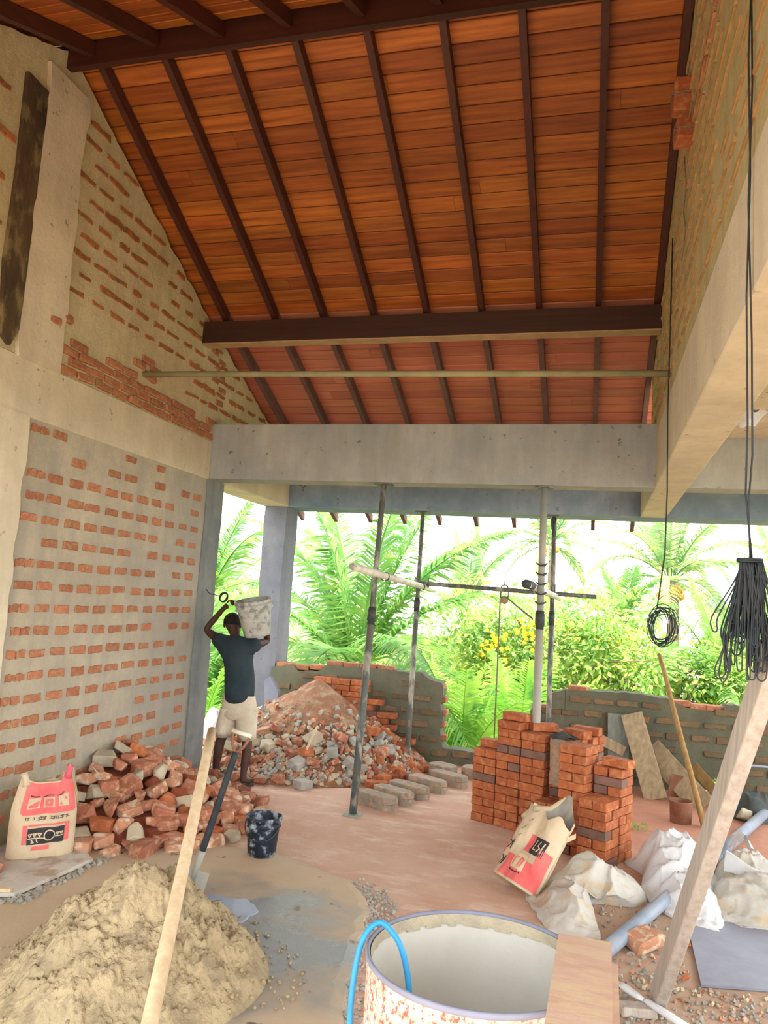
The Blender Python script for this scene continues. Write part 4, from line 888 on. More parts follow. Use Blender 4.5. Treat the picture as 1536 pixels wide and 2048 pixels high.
# ---------------------------------------------------------------- left foreground: board, cement bag
e = empty('lime_board', (-3.15, 3.95, 0), 'whitish lime-stained board lying on rubble under the full cement bag', 'board')
b = MB(); bd = [(-3.49, 3.33), (-2.90, 3.66), (-2.86, 4.27), (-3.05, 4.42), (-3.49, 4.42)]
b.prism([(x, y, 0) for x, y in bd], (0, 0, .028), (0, 0, .02)); b.build('panel', 'lime_board', e)
b = MB(); b.bar((-3.4, 3.5, .014), (-2.97, 3.74, .014), .05, .028); b.bar((-2.97, 3.78, .014), (-2.93, 4.2, .014), .03, .028); b.build('batten', 'pole_wood', e)
b = MB(); b.bar((-3.46, 3.45, .055), (-2.93, 3.67, .055), .03, .014); b.build('edge_strip', 'pole_wood', e)
class Bag:
    # closed paper sack: front surface F(u,v) and back surface, u across 0..1, v up 0..1
    def __init__(s, O, ux, uy, up, W, H, T, topf, seed):
        s.O, s.ux, s.uy, s.up, s.W, s.H, s.T, s.topf, s.sd = Vector(O), Vector(ux).normalized(), Vector(uy).normalized(), Vector(up).normalized(), W, H, T, topf, seed
    def P(s, u, v, side, off=0.0):
        x = (u - .5) * 2; prof = max(0.0, 1 - abs(x) ** 3.2) ** .5; th = s.T * .5 * prof * s.topf(v)[1]
        wsc, _, hx = s.topf(v)
        wr = nz(u * 3 + s.sd, v * 4, side) * .018 + nz(u * 9, v * 8 + s.sd, side) * .007
        h = v * s.H + hx(u, v) if callable(hx) else v * s.H
        return s.O + s.ux * (x * s.W / 2 * wsc) + s.up * h + s.uy * (-side * (th + (wr * (.3 + prof)) + off))
    def body(s, name, mats, parent, nu=28, nv=26, cap=True):
        b = MB(); b.grid(lambda u, v: s.P(u, v, 1), nu, nv); b.grid(lambda u, v: s.P(u, v, -1), nu, nv, flip=True)
        b.grid(lambda u, v: s.P(u, 0, 1).lerp(s.P(u, 0, -1), v), nu, 3)
        return b.build(name, mats, parent, True)
    def decal(s, polys, name, mat, parent, off=.003, side=1, res=.03):
        b = MB()
        for (u0, v0, u1, v1, *sk) in polys:
            nu = max(1, int((u1 - u0) / res)); nv = max(1, int((v1 - v0) / res)); k = sk[0] if sk else 0
            b.grid(lambda a, t: s.P(u0 + (u1 - u0) * a + k * t, v0 + (v1 - v0) * t, side, off), nu, nv)
        return b.build(name, mat, parent, True)
    def stroke(s, lines, w, name, mat, parent, off=.005, side=1):
        b = MB(); asp = s.H / s.W
        for L in lines:
            for a, c_ in zip(L[:-1], L[1:]):
                dx, dy = (c_[0] - a[0]), (c_[1] - a[1]) * asp; l = math.hypot(dx, dy) or 1; nx, ny = -dy / l * w / 2, dx / l * w / 2 / asp
                n = max(1, int(l / .05)); ex, ey = dx / l * w * .4, dy / l * w * .4 / asp
                b.grid(lambda f, g: s.P(a[0] - ex + (c_[0] - a[0] + 2 * ex) * f + nx * (g * 2 - 1), a[1] - ey + (c_[1] - a[1] + 2 * ey) * f + ny * (g * 2 - 1), side, off), n, 1)
        return b.build(name, mat, parent)
e = empty('cement_bag', (-3.18, 4.2, .048), 'full upright paper cement bag with red print, topmost on the lime-stained board', 'bag')
def tf1(v):
    w = 1 - .10 * max(0, v - .45) - .55 * max(0, v - .68)
    return w, max(.10, 1 - 1.0 * max(0, v - .5) ** .9), (lambda u, vv: (.045 * abs((u - .5) * 2) ** 3 + (.03 if u > .75 else 0)) * max(0, vv - .7) / .3)
bx = Vector((.66, .75, 0)).normalized(); by = Vector((-.75, .66, 0))
bag = Bag((-3.185, 4.205, .05), bx, by, (-.02, .03, 1), .385, .425, .15, tf1, 3)
bo = bag.body('sack', 'kraft', e)
bag.decal([(.12, .60, .95, .985)], 'red_panel', 'ink_red', bo); bag.decal([(.14, .58, .93, .60)], 'red_rim', 'ink_red', bo)
bag.decal([(.20, .66, .40, .80), (.45, .66, .62, .80), (.68, .67, .84, .81)], 'letter_block', 'kraft', bo, .0055)
bag.stroke([[(.24, .69), (.34, .69), (.36, .74), (.24, .69)], [(.50, .69), (.50, .76), (.57, .76), (.57, .69), (.50, .69)], [(.72, .70), (.79, .76)]], .035, 'letters', 'ink_red', bo, .008)
bag.stroke([[(.22, .83), (.30, .815), (.36, .82)], [(.44, .81), (.52, .83), (.60, .825)], [(.66, .82), (.76, .83)]], .014, 'wave_lines', 'ink_black', bo, .008)
# thin handwritten-looking line of small black lettering
ln = []; x = .20
while x < .88:
    wv = R.uniform(.018, .03); y = .515 + R.uniform(-.006, .006); ln.append(R.choice([[(x, y), (x, y + .03), (x + wv, y + .03)], [(x, y + .03), (x + wv, y + .03), (x + wv * .5, y)], [(x, y), (x + wv, y), (x + wv, y + .03), (x, y + .03)], [(x, y + .03), (x, y), (x + wv, y)]])); x += wv + R.choice([.012, .012, .05])
bag.stroke(ln, .009, 'small_lettering', 'ink_black', bo)
bag.decal([(.17, .20, .235, .45), (.80, .20, .865, .45), (.32, .11, .58, .165), (.25, .43, .79, .455)], 'red_bars', 'ink_red', bo)
bag.decal([(.245, .19, .79, .405)], 'black_band', 'ink_black', bo, .004)
bag.stroke([[(.26, .33), (.31, .33), (.285, .29), (.26, .33)], [(.33, .33), (.38, .33), (.355, .29), (.33, .33)], [(.40, .33), (.45, .33), (.425, .29), (.40, .33)], [(.66, .33), (.71, .33), (.685, .30), (.66, .33)], [(.72, .33), (.77, .33), (.745, .30), (.72, .33)], [(.26, .27), (.48, .27)], [(.66, .28), (.77, .28)], [(.31, .25), (.34, .22), (.31, .215)], [(.38, .25), (.40, .215)],
            [(.565 + .075 * math.cos(t), .30 + .075 * math.sin(t) * .9) for t in [i * PI / 9 for i in range(19)]]], .017, 'emblem', 'kraft', bo, .007)
b = MB(); 
def ear(c, dx, h): b.tube([Vector(c), Vector(c) + Vector((dx * .4, 0, h * .5)), Vector(c) + Vector((dx, 0, h))], [.030, .018, .022], 10)
ear(bag.P(.12, .93, 1) + by * .01, -.03, .07); b.build('left_ear', 'kraft', bo, True); b = MB(); ear(bag.P(.86, .95, 1) + by * .01, .01, .07); b.build('right_ear', 'pink_bag', bo, True)
b = MB(); b.tube([bag.P(.88, 1, 1) + Vector((0, 0, .05)), bag.P(.95, .86, 1) + Vector((0, 0, .02)), bag.P(.995, .70, 1), bag.P(1, .6, 1)], [.012, .011, .01, .008], 8); b.build('tear_strip', 'old_plank', bo, True)
b = MB(); b.grid(lambda u, v: Vector((-3.44 + .10 * u, 4.02 - .12 * u, .03 + .26 * v)) + Vector((nz(u * 5, v * 5) * .02, nz(u * 4, v * 6) * .02, 0)), 8, 8)
b.grid(lambda u, v: Vector((-3.475 + .10 * u, 4.05 - .12 * u, .03 + .26 * v)) + Vector((nz(u * 5, v * 5) * .02, nz(u * 4, v * 6) * .02, 0)), 8, 8, flip=True)
b.build('pink_bag', 'pink_bag', smooth=True, label='edge of a pink bag left of the cement bag, against the wall', cat='bag')
tag(put(CH['dusty'][4], 'brick_chunk', (-3.22, 3.86, .075), (.2, .1, 1.0), None, (1.2, 1.2, 1.2)), 'dusty brick lump on the board in front of the pink bag', 'brick')
tag(put(CH['grey'][4], 'mortar_chunk', (-3.17, 3.76, .075), (.1, .3, .3), None, (.9, .9, .9)), 'white mortar lump on the board at the left picture edge', 'mortar')

# ---------------------------------------------------------------- torn open cement bag leaning on the stacks
e = empty('torn_cement_bag', (-.42, 4.92, 0), 'torn open cement bag with red print leaning against the orange brick stacks', 'bag')
def tf2(v): return 1 - .06 * v, 1.0, None
up2 = Vector((.42, .38, .82)).normalized(); ux2 = Vector((.86, -.50, 0)); ux2 = (ux2 - up2 * ux2.dot(up2)).normalized(); uy2 = up2.cross(ux2) * 1
uy2 = -ux2.cross(up2) if ux2.cross(up2).y < 0 else ux2.cross(up2)
bag2 = Bag((-.41, 4.97, .03), ux2, uy2, up2, .34, .50, .17, tf2, 11)
b = MB(); nu, nv = 30, 26
def lip(u, side):  # ragged mouth: high at the back left, low in front
    return (1.0 + .05 * math.sin(u * 17) * (1 if side > 0 else .4) + (-.10 + .10 * (u - .5) ** 2 if side > 0 else .30 * math.exp(-((u - .52) / .22) ** 2)))
def F2(u, v, side, off=0): return bag2.P(u, v * lip(u, side), side, off)
bag2T = bag2
b.grid(lambda u, v: F2(u, v, 1), nu, nv); b.grid(lambda u, v: F2(u, v, -1), nu, nv, flip=True); b.grid(lambda u, v: bag2.P(u, 0, 1).lerp(bag2.P(u, 0, -1), v), nu, 3)
bo = b.build('sack', 'kraft', e, True)
b = MB(); b.grid(lambda u, v: F2(.03 + .94 * u, .55 + .448 * v, -1, -.008), nu, 10); b.grid(lambda u, v: F2(.03 + .94 * u, .55 + .44 * v, 1, -.01), nu, 10); b.build('lining', 'kraft_inner', bo, True)
b = MB(); b.tube([F2(.03, .80, 1), F2(.02, .93, -1), F2(.25, 1.0, -1), F2(.42, 1.0, -1)], [.02, .024, .02, .012], 8); b.build('folded_lip', 'kraft', bo, True)
b = MB(); b.grid(lambda u, v: F2(1.0, .92, 1) + Vector((.05 * u, -.01, .03 * u - .03 * v)), 3, 3); b.build('torn_tab', 'kraft', bo)
bag2.decal([(.22, .03, .99, .30), (.02, .28, .10, .72), (.80, .30, .99, .50)], 'red_panel', 'ink_red', bo, .004)
bag2.decal([(.48, .40, .60, .62)], 'red_bar', 'ink_red', bo, .004); bag2.decal([(.61, .40, .88, .62)], 'black_band', 'ink_black', bo, .004)
bag2.decal([(.40, .16, .66, .36)], 'letter_panel', 'kraft', bo, .006)
bag2.stroke([[(.66, .58), (.66, .46), (.72, .46)], [(.76, .58), (.74, .52), (.79, .50), (.75, .45)], [(.84, .58), (.83, .45)]], .02, 'emblem', 'kraft', bo, .007)
bag2.stroke([[(.45, .20), (.45, .30), (.51, .30)], [(.55, .20), (.56, .31), (.61, .30), (.60, .20)]], .025, 'letters', 'ink_red', bo, .009)
bag2.stroke([[(.10, .12), (.16, .20), (.10, .24)], [(.17, .13), (.20, .24)], [(.12, .34), (.19, .42), (.12, .44)], [(.20, .34), (.22, .46)], [(.40, .135), (.52, .125), (.64, .135)]], .022, 'side_letters', 'ink_black', bo, .006)
bag2.stroke([[(.27, .62), (.33, .70)], [(.30, .74), (.36, .78)], [(.25, .52), (.31, .56)]], .016, 'faded_letters', 'old_plank', bo, .005)

# ---------------------------------------------------------------- white sacks and sheets
def cloth(name, outline, hfn, mat, label, seed, z0=0.0, nr=44, sub_=12, ripple=.03):
    P = []; n0 = len(outline)
    for i in range(n0):
        for k in range(sub_):
            f = k / sub_; p0, p1, p2, p3 = (Vector(outline[(i + q) % n0]) for q in (-1, 0, 1, 2))
            P.append(.5 * ((2 * p1) + (-p0 + p2) * f + (2 * p0 - 5 * p1 + 4 * p2 - p3) * f * f + (-p0 + 3 * p1 - 3 * p2 + p3) * f ** 3))
    c = sum(P, Vector((0, 0))) / len(P); b = MB(); n = len(P)
    def z(p, r):
        q_ = nz(p.x * 2.5, p.y * 2.5, seed) * 2.0; fold = (math.sin((p.x * .9 + p.y * .45) * 19 + q_ * 3.4 + seed) * .5 + .5) * .028 + (1 - abs(nz(p.x * 4.5 + seed, p.y * 6))) ** 4 * .05 + (1 - abs(nz(p.x * 11, p.y * 8 + seed))) ** 7 * .016
        return z0 + .012 + max(0, hfn(p.x, p.y)) * (1 - r ** 2.4) ** .7 + fold * (1 - r ** 5) * (.35 + min(1, hfn(p.x, p.y) * 5)) + (ripple * .6 * abs(nz(p.x * 16, p.y * 16, seed)) if r > .85 else 0)
    rings = []
    for i in range(1, nr + 1):
        r = i / nr; rings.append([(c + (p - c) * r * (1 + (nz(p.x * 12, p.y * 12, seed) * .05 if i == nr else 0)), r) for p in P])
    vs = [(c.x, c.y, z(c, 0))] + [(q.x, q.y, z(q, r)) for ring in rings for q, r in ring] + [(q.x, q.y, z0 + .002) for q, r in rings[-1]]
    fs = [(0, 1 + j, 1 + (j + 1) % n) for j in range(n)] + [(1 + l * n + j, 1 + (l + 1) * n + j, 1 + (l + 1) * n + (j + 1) % n, 1 + l * n + (j + 1) % n) for l in range(nr) for j in range(n)]
    b.add(vs, fs); return b.build(name, mat, smooth=True, label=label, cat='sheet')
def bumpf(*bs): return lambda x, y: max(h * math.exp(-((((x - a) / sx) ** 2 + ((y - c_) / sy) ** 2) / 1.6) ** 1.8) for a, c_, sx, sy, h in bs)
cloth('plastic_sack', [(-.33, 4.92), (-.26, 4.68), (-.18, 4.47), (-.02, 4.40), (.09, 4.44), (.03, 4.66), (-.01, 4.92), (.16, 4.98), (.30, 5.02), (.36, 5.20), (.24, 5.42), (-.02, 5.42), (-.14, 5.22)], bumpf((-.02, 5.18, .2, .16, .16), (-.10, 4.82, .12, .30, .09), (.2, 5.2, .2, .18, .12)), 'sack_grey', 'limp greyish plastic sack in front of the brick stacks and torn bag', 2.3)
cloth('plastic_sheet', [(.36, 5.62), (.34, 5.28), (.42, 5.02), (.56, 4.86), (.72, 4.80), (.78, 5.04), (.84, 5.35), (.86, 5.75), (.72, 5.98), (.50, 6.02), (.36, 5.95), (.26, 5.82)], bumpf((.55, 5.62, .2, .26, .20), (.62, 5.2, .14, .2, .12)), 'sack_white', 'crumpled white plastic sheet heaped behind the leaning timber', 7.1)
cloth('plastic_sheet', [(.70, 5.12), (.80, 4.96), (.98, 4.93), (1.4, 5.1), (1.5, 5.6), (1.25, 5.98), (1.02, 6.15), (.88, 6.0), (.78, 5.55)], bumpf((1.0, 5.72, .2, .22, .15), (1.1, 5.28, .4, .22, .13)), 'sack_grey', 'white sheet spread right of the leaning timber with a thick folded edge', 12.7)
b = MB(); b.grid(lambda u, v: Vector((.84 + .5 * u, 5.50 - .50 * u, .235 - .05 * u)) + Vector((.05 * v, .09 * v, -.10 * (v - .5) ** 2 * 4 + .02 * math.sin(u * 9 + v * 4))), 20, 8)
b.build('folded_strip', 'sack_white', smooth=True, label='folded white strip lying over the sheet right of the timber', cat='sheet')
b = MB(); b.grid(lambda u, v: Vector((.98 + .13 * u, 5.98 + .22 * v, .14 + .10 * math.sin(u * PI) - .02 * v + .02 * math.sin(u * 14 + v * 5))), 14, 10)
b.build('plastic_bag', 'sack_white', smooth=True, label='bluish white plastic bag puffed up beside the grey drain pipe', cat='bag')
cloth('white_sack', [(-4.12, 7.7), (-3.9, 7.62), (-3.78, 7.8), (-3.8, 8.1), (-4.0, 8.25), (-4.15, 8.0)], bumpf((-3.95, 7.95, .13, .2, .30)), 'sack_white', 'white sack beyond the end column left of the worker', 4.4)
b = MB(); b.prism([(0, 0, 0), (.10, 0, -.14), (.13, 0, -.34), (-.04, 0, -.30), (-.06, 0, -.05)], (-3.36, 7.95, .80), (.02, .02, 0)); b.build('panel_offcut', 'sheet_blue', label='pale lilac board offcut leaning by the back column behind the worker', cat='board')

# ---------------------------------------------------------------- right side: pipe, timber, floor sheet, small debris
e = empty('drain_pipe', (.8, 6.0, 0), 'long grey plastic pipe running under the white sheets towards the back', 'pipe')
b = MB(); hollow(b, (.07, 4.12, .045), (.92, 6.2, .055), .038, .032); hollow(b, (.90, 6.15, .055), (1.66, 8.02, .07), .041, .034); b.build('tube', 'pvc_grey', e, True)
e = empty('leaning_timber', (.32, 3.85, 0), 'thick weathered timber propped slanting across the right foreground', 'timber')
b = MB(); b.bar((.32, 3.85, .012), (.650, 1.70, 2.655), .125, .05, up=(1, 0, 0)); o = b.build('beam_piece', 'timber', e)
m = o.modifiers.new('bevel', 'BEVEL'); m.width = .006; m.segments = 2
b = MB(); b.prism([(.56, 4.93, 0), (.535, 4.10, 0), (1.4, 4.32, 0), (1.5, 5.1, 0)], (0, 0, .004), (0, 0, .012)); b.build('steel_sheet', 'sheet_blue', label='bluish sheet of thin board lying flat at the right edge', cat='sheet')
tag(put(brick_mesh('concrete_lump', 'brick_dusty', .19, .14, .075, .012, .012), 'concrete_lump', (.30, 4.44, .045), (.1, -.1, .75)), 'pinkish concrete lump between drain pipe and leaning timber', 'block')
tag(put(brick_mesh('tan_brick', 'timber', .15, .07, .04, .006, .006), 'wood_block', (.235, 3.72, .025), (0, 0, .25)), 'small tan wood block at the foot of the leaning timber', 'block')
e = empty('paint_brush', (.26, 3.74, 0), 'white-handled flat tool lying on the gravel at the bottom edge', 'tool')
b = MB(); b.tube([(.165, 3.87, .05), (.185, 3.845, .05), (.235, 3.785, .052), (.262, 3.755, .053)], [.012, .017, .015, .008], 10); b.build('handle', 'sack_white', e, True)
b = MB(); b.tube([(.262, 3.755, .053), (.28, 3.738, .053), (.33, 3.69, .05), (.42, 3.60, .047)], [.008, .014, .016, .015], 10); b.build('blade', 'sack_white', e, True)
tag(put(CH['orange'][4], 'brick_chunk', (.47, 4.12, .028), (0, 0, .4), None, (.42, .42, .5)), 'small orange brick nub beside the bluish sheet', 'brick')
for i, (x, y, s, k, lb) in enumerate([(.15, 5.02, .7, 'orange', 'orange brick bit under the edge of the greyish sack'), (.42, 4.97, .6, 'dark', 'dark brick bit where the pipe meets the white sheet'), (.12, 4.30, .9, 'dark', 'flat dark red brick shard right of the plywood'), (.09, 4.16, .6, 'orange', 'orange shard close to the plywood edge'), (.14, 4.13, .5, 'grey', 'bluish grey pebble near the plywood edge'), (.52, 4.55, .6, 'orange', 'orange shard at the left edge of the bluish sheet')]):
    tag(put(CH[k][3 + i % 3], 'brick_chunk', (x, y, .02), (0, 0, i), None, (s, s, s * .5)), lb, 'brick')
b = MB(); c = 0
while c < 2600:
    x, y = R.uniform(.04, 1.6), R.uniform(2.6, 5.1)
    if y > 4.15 and R.random() < .6: continue
    if y > 4.1 and x > .5: continue
    s = R.uniform(.005, .020); b.box((x, y, s * .3), (s, s * R.uniform(.6, 1.2), s * .7), Euler((R.uniform(-1, 1), R.uniform(-1, 1), R.uniform(0, 6))).to_matrix(), R.choice([0, 0, 0, 1, 1, 2]), s * .2); c += 1
b.build('gravel', ['grey_lump', 'mortar_lump', 'brick_dusty'], label='loose grey gravel and chips scattered over the right foreground floor', cat='gravel', kind='stuff')
b = MB(); c = 0
while c < 700:
    i = R.randrange(7, 13); f = R.random(); a, c_ = edge[i - 1], edge[i]; x = a[0] + (c_[0] - a[0]) * f + R.uniform(-.03, .16); y = a[1] + (c_[1] - a[1]) * f + R.uniform(-.08, .08)
    s = R.uniform(.004, .016); b.box((x, y, s * .3), (s, s, s * .7), Euler((R.uniform(-1, 1), R.uniform(-1, 1), 0)).to_matrix(), 0, s * .2); c += 1
for i in range(240):
    s = R.uniform(.006, .022); x = R.uniform(-3.45, -2.86); y = 3.30 + (x + 3.45) * .6 + R.uniform(-.05, .05) if i % 2 else R.uniform(3.6, 4.4); x = x if i % 2 else -2.86 + R.uniform(-.03, .06); b.box((x, y, .02 + s * .3), (s, s, s * .7), Euler((R.uniform(-1, 1), R.uniform(-1, 1), 0)).to_matrix(), 0, s * .2)
b.build('grit', 'grey_lump', label='grit along the broken edge of the screed and the lime-stained board', cat='gravel', kind='stuff')

# ---------------------------------------------------------------- drum with plywood cover and hose
DC = Vector((-.29, 2.36, 0)); DZ = .70; DR = .318
e = empty('steel_drum', DC, 'open-topped water drum with flaking red and white outside, bottom foreground', 'drum')
b = MB(); prof = [(0, 0), (DR, 0), (DR, .22), (DR + .008, .235), (DR, .25), (DR, .46), (DR + .008, .475), (DR, .49), (DR, DZ - .01), (DR + .003, DZ)]; b.lathe(prof, DC, 72); b.build('shell', 'drum_out', e, True)
b = MB(); b.lathe([(DR - .004, DZ), (DR - .008, .49), (DR - .008, .02), (0, .02)], DC, 72); b.build('lining', 'drum_in', e, True)
b = MB(); b.lathe([(DR - .004, DZ - .012), (DR - .006, DZ + .002), (DR - .001, DZ + .006), (DR + .005, DZ + .003), (DR + .006, DZ - .008), (DR + .002, DZ - .012)], DC, 72); b.build('rim', 'sheet_blue', e, True)
b = MB()
for k in range(44):
    t0 = -.2 + PI * 1.15 * k / 44 + .25; r = DR - .0095; zt = DZ - .004; zb = zt - .030 - R.uniform(0, .012)
    q = lambda t, z_: DC + Vector((r * math.cos(t), r * math.sin(t), z_)); b.add([q(t0, zt), q(t0 + .084, zt), q(t0 + .084, zb), q(t0, zb)], [(0, 1, 2, 3)])
b.build('dried_splash', 'mortar_lump', e)
e = empty('plywood_cover', (0.0, 2.3, DZ), 'pinkish plywood offcut laid over the right side of the drum', 'board')
b = MB(); b.prism([(-.073, 2.565, 0), (.082, 2.56, 0), (.072, 1.9, 0), (-.085, 1.9, 0)], (0, 0, DZ + .010), (0, 0, .012)); b.build('ply_sheet', 'plywood', e)
b = MB(); b.prism([(.075, 2.44, 0), (.098, 2.43, 0), (.09, 2.0, 0), (.070, 2.0, 0)], (0, 0, DZ + .008), (0, 0, .006)); b.build('under_strip', 'plywood', e)
b = MB()
hp = [(-.60, 2.36, 0.01), (-.632, 2.30, .25), (-.638, 2.28, .52), (-.632, 2.30, .66), (-.617, 2.325, .722), (-.59, 2.35, .746), (-.56, 2.355, .738), (-.515, 2.35, .69), (-.485, 2.34, .60), (-.475, 2.32, .50), (-.48, 2.28, .36), (-.48, 2.26, .24)]
sm = []
for i in range(len(hp) - 1):
    p0, p1, p2, p3 = (Vector(hp[max(0, min(len(hp) - 1, i + q))]) for q in (-1, 0, 1, 2))
    for k in range(5):
        f = k / 5; sm.append(.5 * ((2 * p1) + (-p0 + p2) * f + (2 * p0 - 5 * p1 + 4 * p2 - p3) * f * f + (-p0 + 3 * p1 - 3 * p2 + p3) * f ** 3))
b.tube(sm, .0088, 12); b.build('blue_hose', 'hose_blue', smooth=True, label='blue rubber hose looped over the left rim of the drum', cat='hose')

# ---------------------------------------------------------------- boards and tools against the parapet
def lean_board(base, top, w, t, mat, label, rot=0.0, name='plank'):
    b = MB(); A, B2 = Vector(base), Vector(top); b.bar(A, B2, w, t, up=(math.sin(rot), -math.cos(rot), 0)); o = b.build(name, mat, label=label, cat='board'); m = o.modifiers.new('bevel', 'BEVEL'); m.width = .004; m.segments = 1; return o
lean_board((.29, 8.18, .0), (.275, 8.36, .70), .20, .02, 'grey_plank', 'grey weathered plank standing behind the tan one at the parapet')
lean_board((.62, 7.92, .0), (.40, 8.30, .72), .21, .022, 'old_plank', 'tan worn plank standing upright against the parapet')
lean_board((-.03, 8.22, .51), (.34, 8.20, .36), .10, .02, 'old_plank', 'short tan batten wedged slantwise behind the upright planks', 0)
lean_board((1.02, 7.75, .02), (.58, 8.24, .42), .22, .02, 'old_plank', 'wide plank lying slantwise right of the upright tan plank')
lean_board((1.25, 7.9, .01), (.98, 8.25, .28), .10, .02, 'stick_wood', 'narrow board leaning at the foot of the wooden pole')
def stick(a, c_, r, mat, label): b = MB(); A, B2 = Vector(a), Vector(c_); b.tube([A.lerp(B2, i / 8) + Vector((nz(i * .7, r * 99) * .008, 0, 0)) for i in range(9)], [r * (1.05 - .02 * i) for i in range(9)], 10); b.build('pole', mat, smooth=True, label=label, cat='pole')
stick((.93, 7.1, .02), (.66, 8.40, 1.32), .024, 'stick_wood', 'brown wooden pole leaning on the parapet left of the thick timber')
stick((1.20, 7.5, .02), (1.66, 8.40, 1.40), .020, 'rust_light', 'thin reddish pole leaning on the parapet behind the thick timber')
e = empty('mamoty', (.88, 7.9, .0), 'rusty hoe with broad blade up, leaning among the parapet boards', 'hoe')
b = MB(); b.tube([(.74, 8.20, .42), (.83, 8.0, .22), (.86, 7.95, .15)], .012, 8); b.build('shaft', 'steel_pale', e, True)
b = MB(); b.grid(lambda u, v: Vector((.72 + .22 * u + .03 * v, 7.93 + .02 * math.sin(u * PI), .05 + .20 * v - .04 * u)), 8, 6); b.grid(lambda u, v: Vector((.72 + .22 * u + .03 * v, 7.94 + .02 * math.sin(u * PI), .05 + .20 * v - .04 * u)), 8, 6, flip=True); b.build('blade', 'rust', e, True)
e = empty('rusty_tin', (.76, 7.18, 0), 'small rusty tin pail standing at the foot of the parapet boards', 'tin')
b = MB(); b.lathe([(0, 0), (.085, 0), (.092, .17), (.097, .175), (.090, .18), (.083, .012), (0, .012)], (.76, 7.18, 0), 24); b.build('can', 'rust_light', e, True)
e = empty('pipe_rail', (1.25, 8.1, 0), 'thin pale pipe bent into a low rail at the parapet, right edge', 'rail')
b = MB(); b.tube([(1.26, 8.16, .0), (1.255, 8.15, .33), (1.27, 8.15, .355), (1.32, 8.15, .362), (2.0, 8.15, .372)], .011, 10); b.build('tube', 'pvc_grey', e, True)
cloth('dark_sack', [(1.22, 7.55), (1.38, 7.45), (1.58, 7.55), (1.62, 7.85), (1.42, 8.0), (1.25, 7.85)], bumpf((1.42, 7.72, .14, .18, .16)), 'clamp', 'dark sack slumped at the parapet beside the drain pipe', 9.2)
tag(put(CH['pale'][4], 'mortar_chunk', (1.30, 7.45, .06), (.4, .2, .3), None, (1.1, .8, 1.5)), 'pale mortar lump in front of the dark sack', 'mortar')
b = MB()
for i in range(60):
    a = R.uniform(0, 6.28); rr = R.uniform(.01, .09); p = Vector((.42 + rr * math.cos(a), 6.75 + rr * math.sin(a), .01 + R.uniform(0, .04))); q = Vector((R.uniform(-.02, .02), R.uniform(-.02, .02), R.uniform(0, .01))); b.add([p, p + q, p + q + Vector((.012, .008, .004)), p + Vector((.012, .008, 0))], [(0, 1, 2, 3)])
b.build('leaf_litter', 'leaf_bush', label='small clump of dead leaves on the floor behind the brick stacks', cat='leaves', kind='stuff')

# ================================================================ GARDEN BEYOND THE OPENING
def frond_mesh(L, a0, curl, ll, n, w, mat, seed, tw=.5):
    rs = random.Random(seed); b = MB(); p = Vector((0, 0, 0)); pts = [p.copy()]; N_ = 26; tang = []
    for i in range(N_):
        a = a0 - curl * (i / N_) ** 1.3; d = Vector((math.cos(a), 0, math.sin(a))); p = p + d * L / N_; pts.append(p.copy()); tang.append(d)
    tang.append(tang[-1]); b.tube(pts, [.028 * L / 3.4 * (1 - .85 * i / N_) for i in range(N_ + 1)], 5, m=1)
    for k in range(n):
        f = .12 + .88 * k / n; x = f * N_; i = min(N_ - 1, int(x)); P = pts[i].lerp(pts[i + 1], x - i); d = tang[i]; nrm = Vector((-d.z, 0, d.x))
        l = ll * (math.sin(PI * min(1, (f * .92 + .08)) ** .8) * .85 + .22) * rs.uniform(.85, 1.08)
        for s in (-1, 1):
            out = (Vector((0, s, 0)) * .86 + d * rs.uniform(.45, .7) + nrm * rs.uniform(-.05, .3)).normalized(); q = P + out * l * .5 + Vector((0, 0, -l * .04)); r_ = q + (out * .8 + Vector((0, 0, -tw))).normalized() * l * .5
            wv = d.cross(out).normalized(); ww = (d * .8 + wv * .35).normalized() * w
            b.add([P - ww * .5, P + ww * .5, q + ww * .6, q - ww * .6, r_], [(0, 1, 2, 3), (3, 2, 4)])
    me = b.mesh('frond', [mat, mat]); return me
def fset(L, ll, n, w, mat, seed, tw=.5):
    return [frond_mesh(L * q, math.radians(a), math.radians(c), ll, n, w, mat, seed + i, tw) for i, (a, c, q) in enumerate(((84, 30, 1), (70, 60, 1.02), (55, 85, 1), (38, 100, .96), (15, 85, .9), (-15, 60, .8)))]
def palm(loc, fr, nf, label, trunk_r=.13, seed=1, group=None, nuts=0, azs=None, coconutm='coconut', droop=1.0):
    rs = random.Random(seed); loc = Vector(loc); e = empty('palm_tree', (loc.x, loc.y, -3.2), label, 'tree', group)
    b = MB(); H_ = loc.z + 3.2; b.tube([(loc.x + .12 * math.sin(t * 2), loc.y, -3.2 + H_ * t) for t in [i / 14 for i in range(15)]], [trunk_r * (1.25 - .4 * i / 14) * (1 + .04 * (i % 2)) for i in range(15)], 10); b.build('trunk', 'trunk', e, True)
    for i in range(nf):
        az = azs[i] if azs and i < len(azs) else i * 2.39996 + rs.uniform(-.2, .2); vi = min(5, int((i / nf) ** droop * 6)); put(fr[vi], 'frond', loc + Vector((math.cos(az), math.sin(az), 0)) * .08, (rs.uniform(-.12, .12), rs.uniform(-.08, .08), az), e, None)
    for i in range(nuts):
        b = MB(); a = i * 1.3; ell(b, loc + Vector((.28 * math.cos(a), .28 * math.sin(a), -.22 - .1 * (i % 3))), (.13, .13, .16), 8); b.build('coconut', coconutm, e, True)
    return e
F1 = fset(3.5, .80, 74, .034, 'leaf_palm', 100)
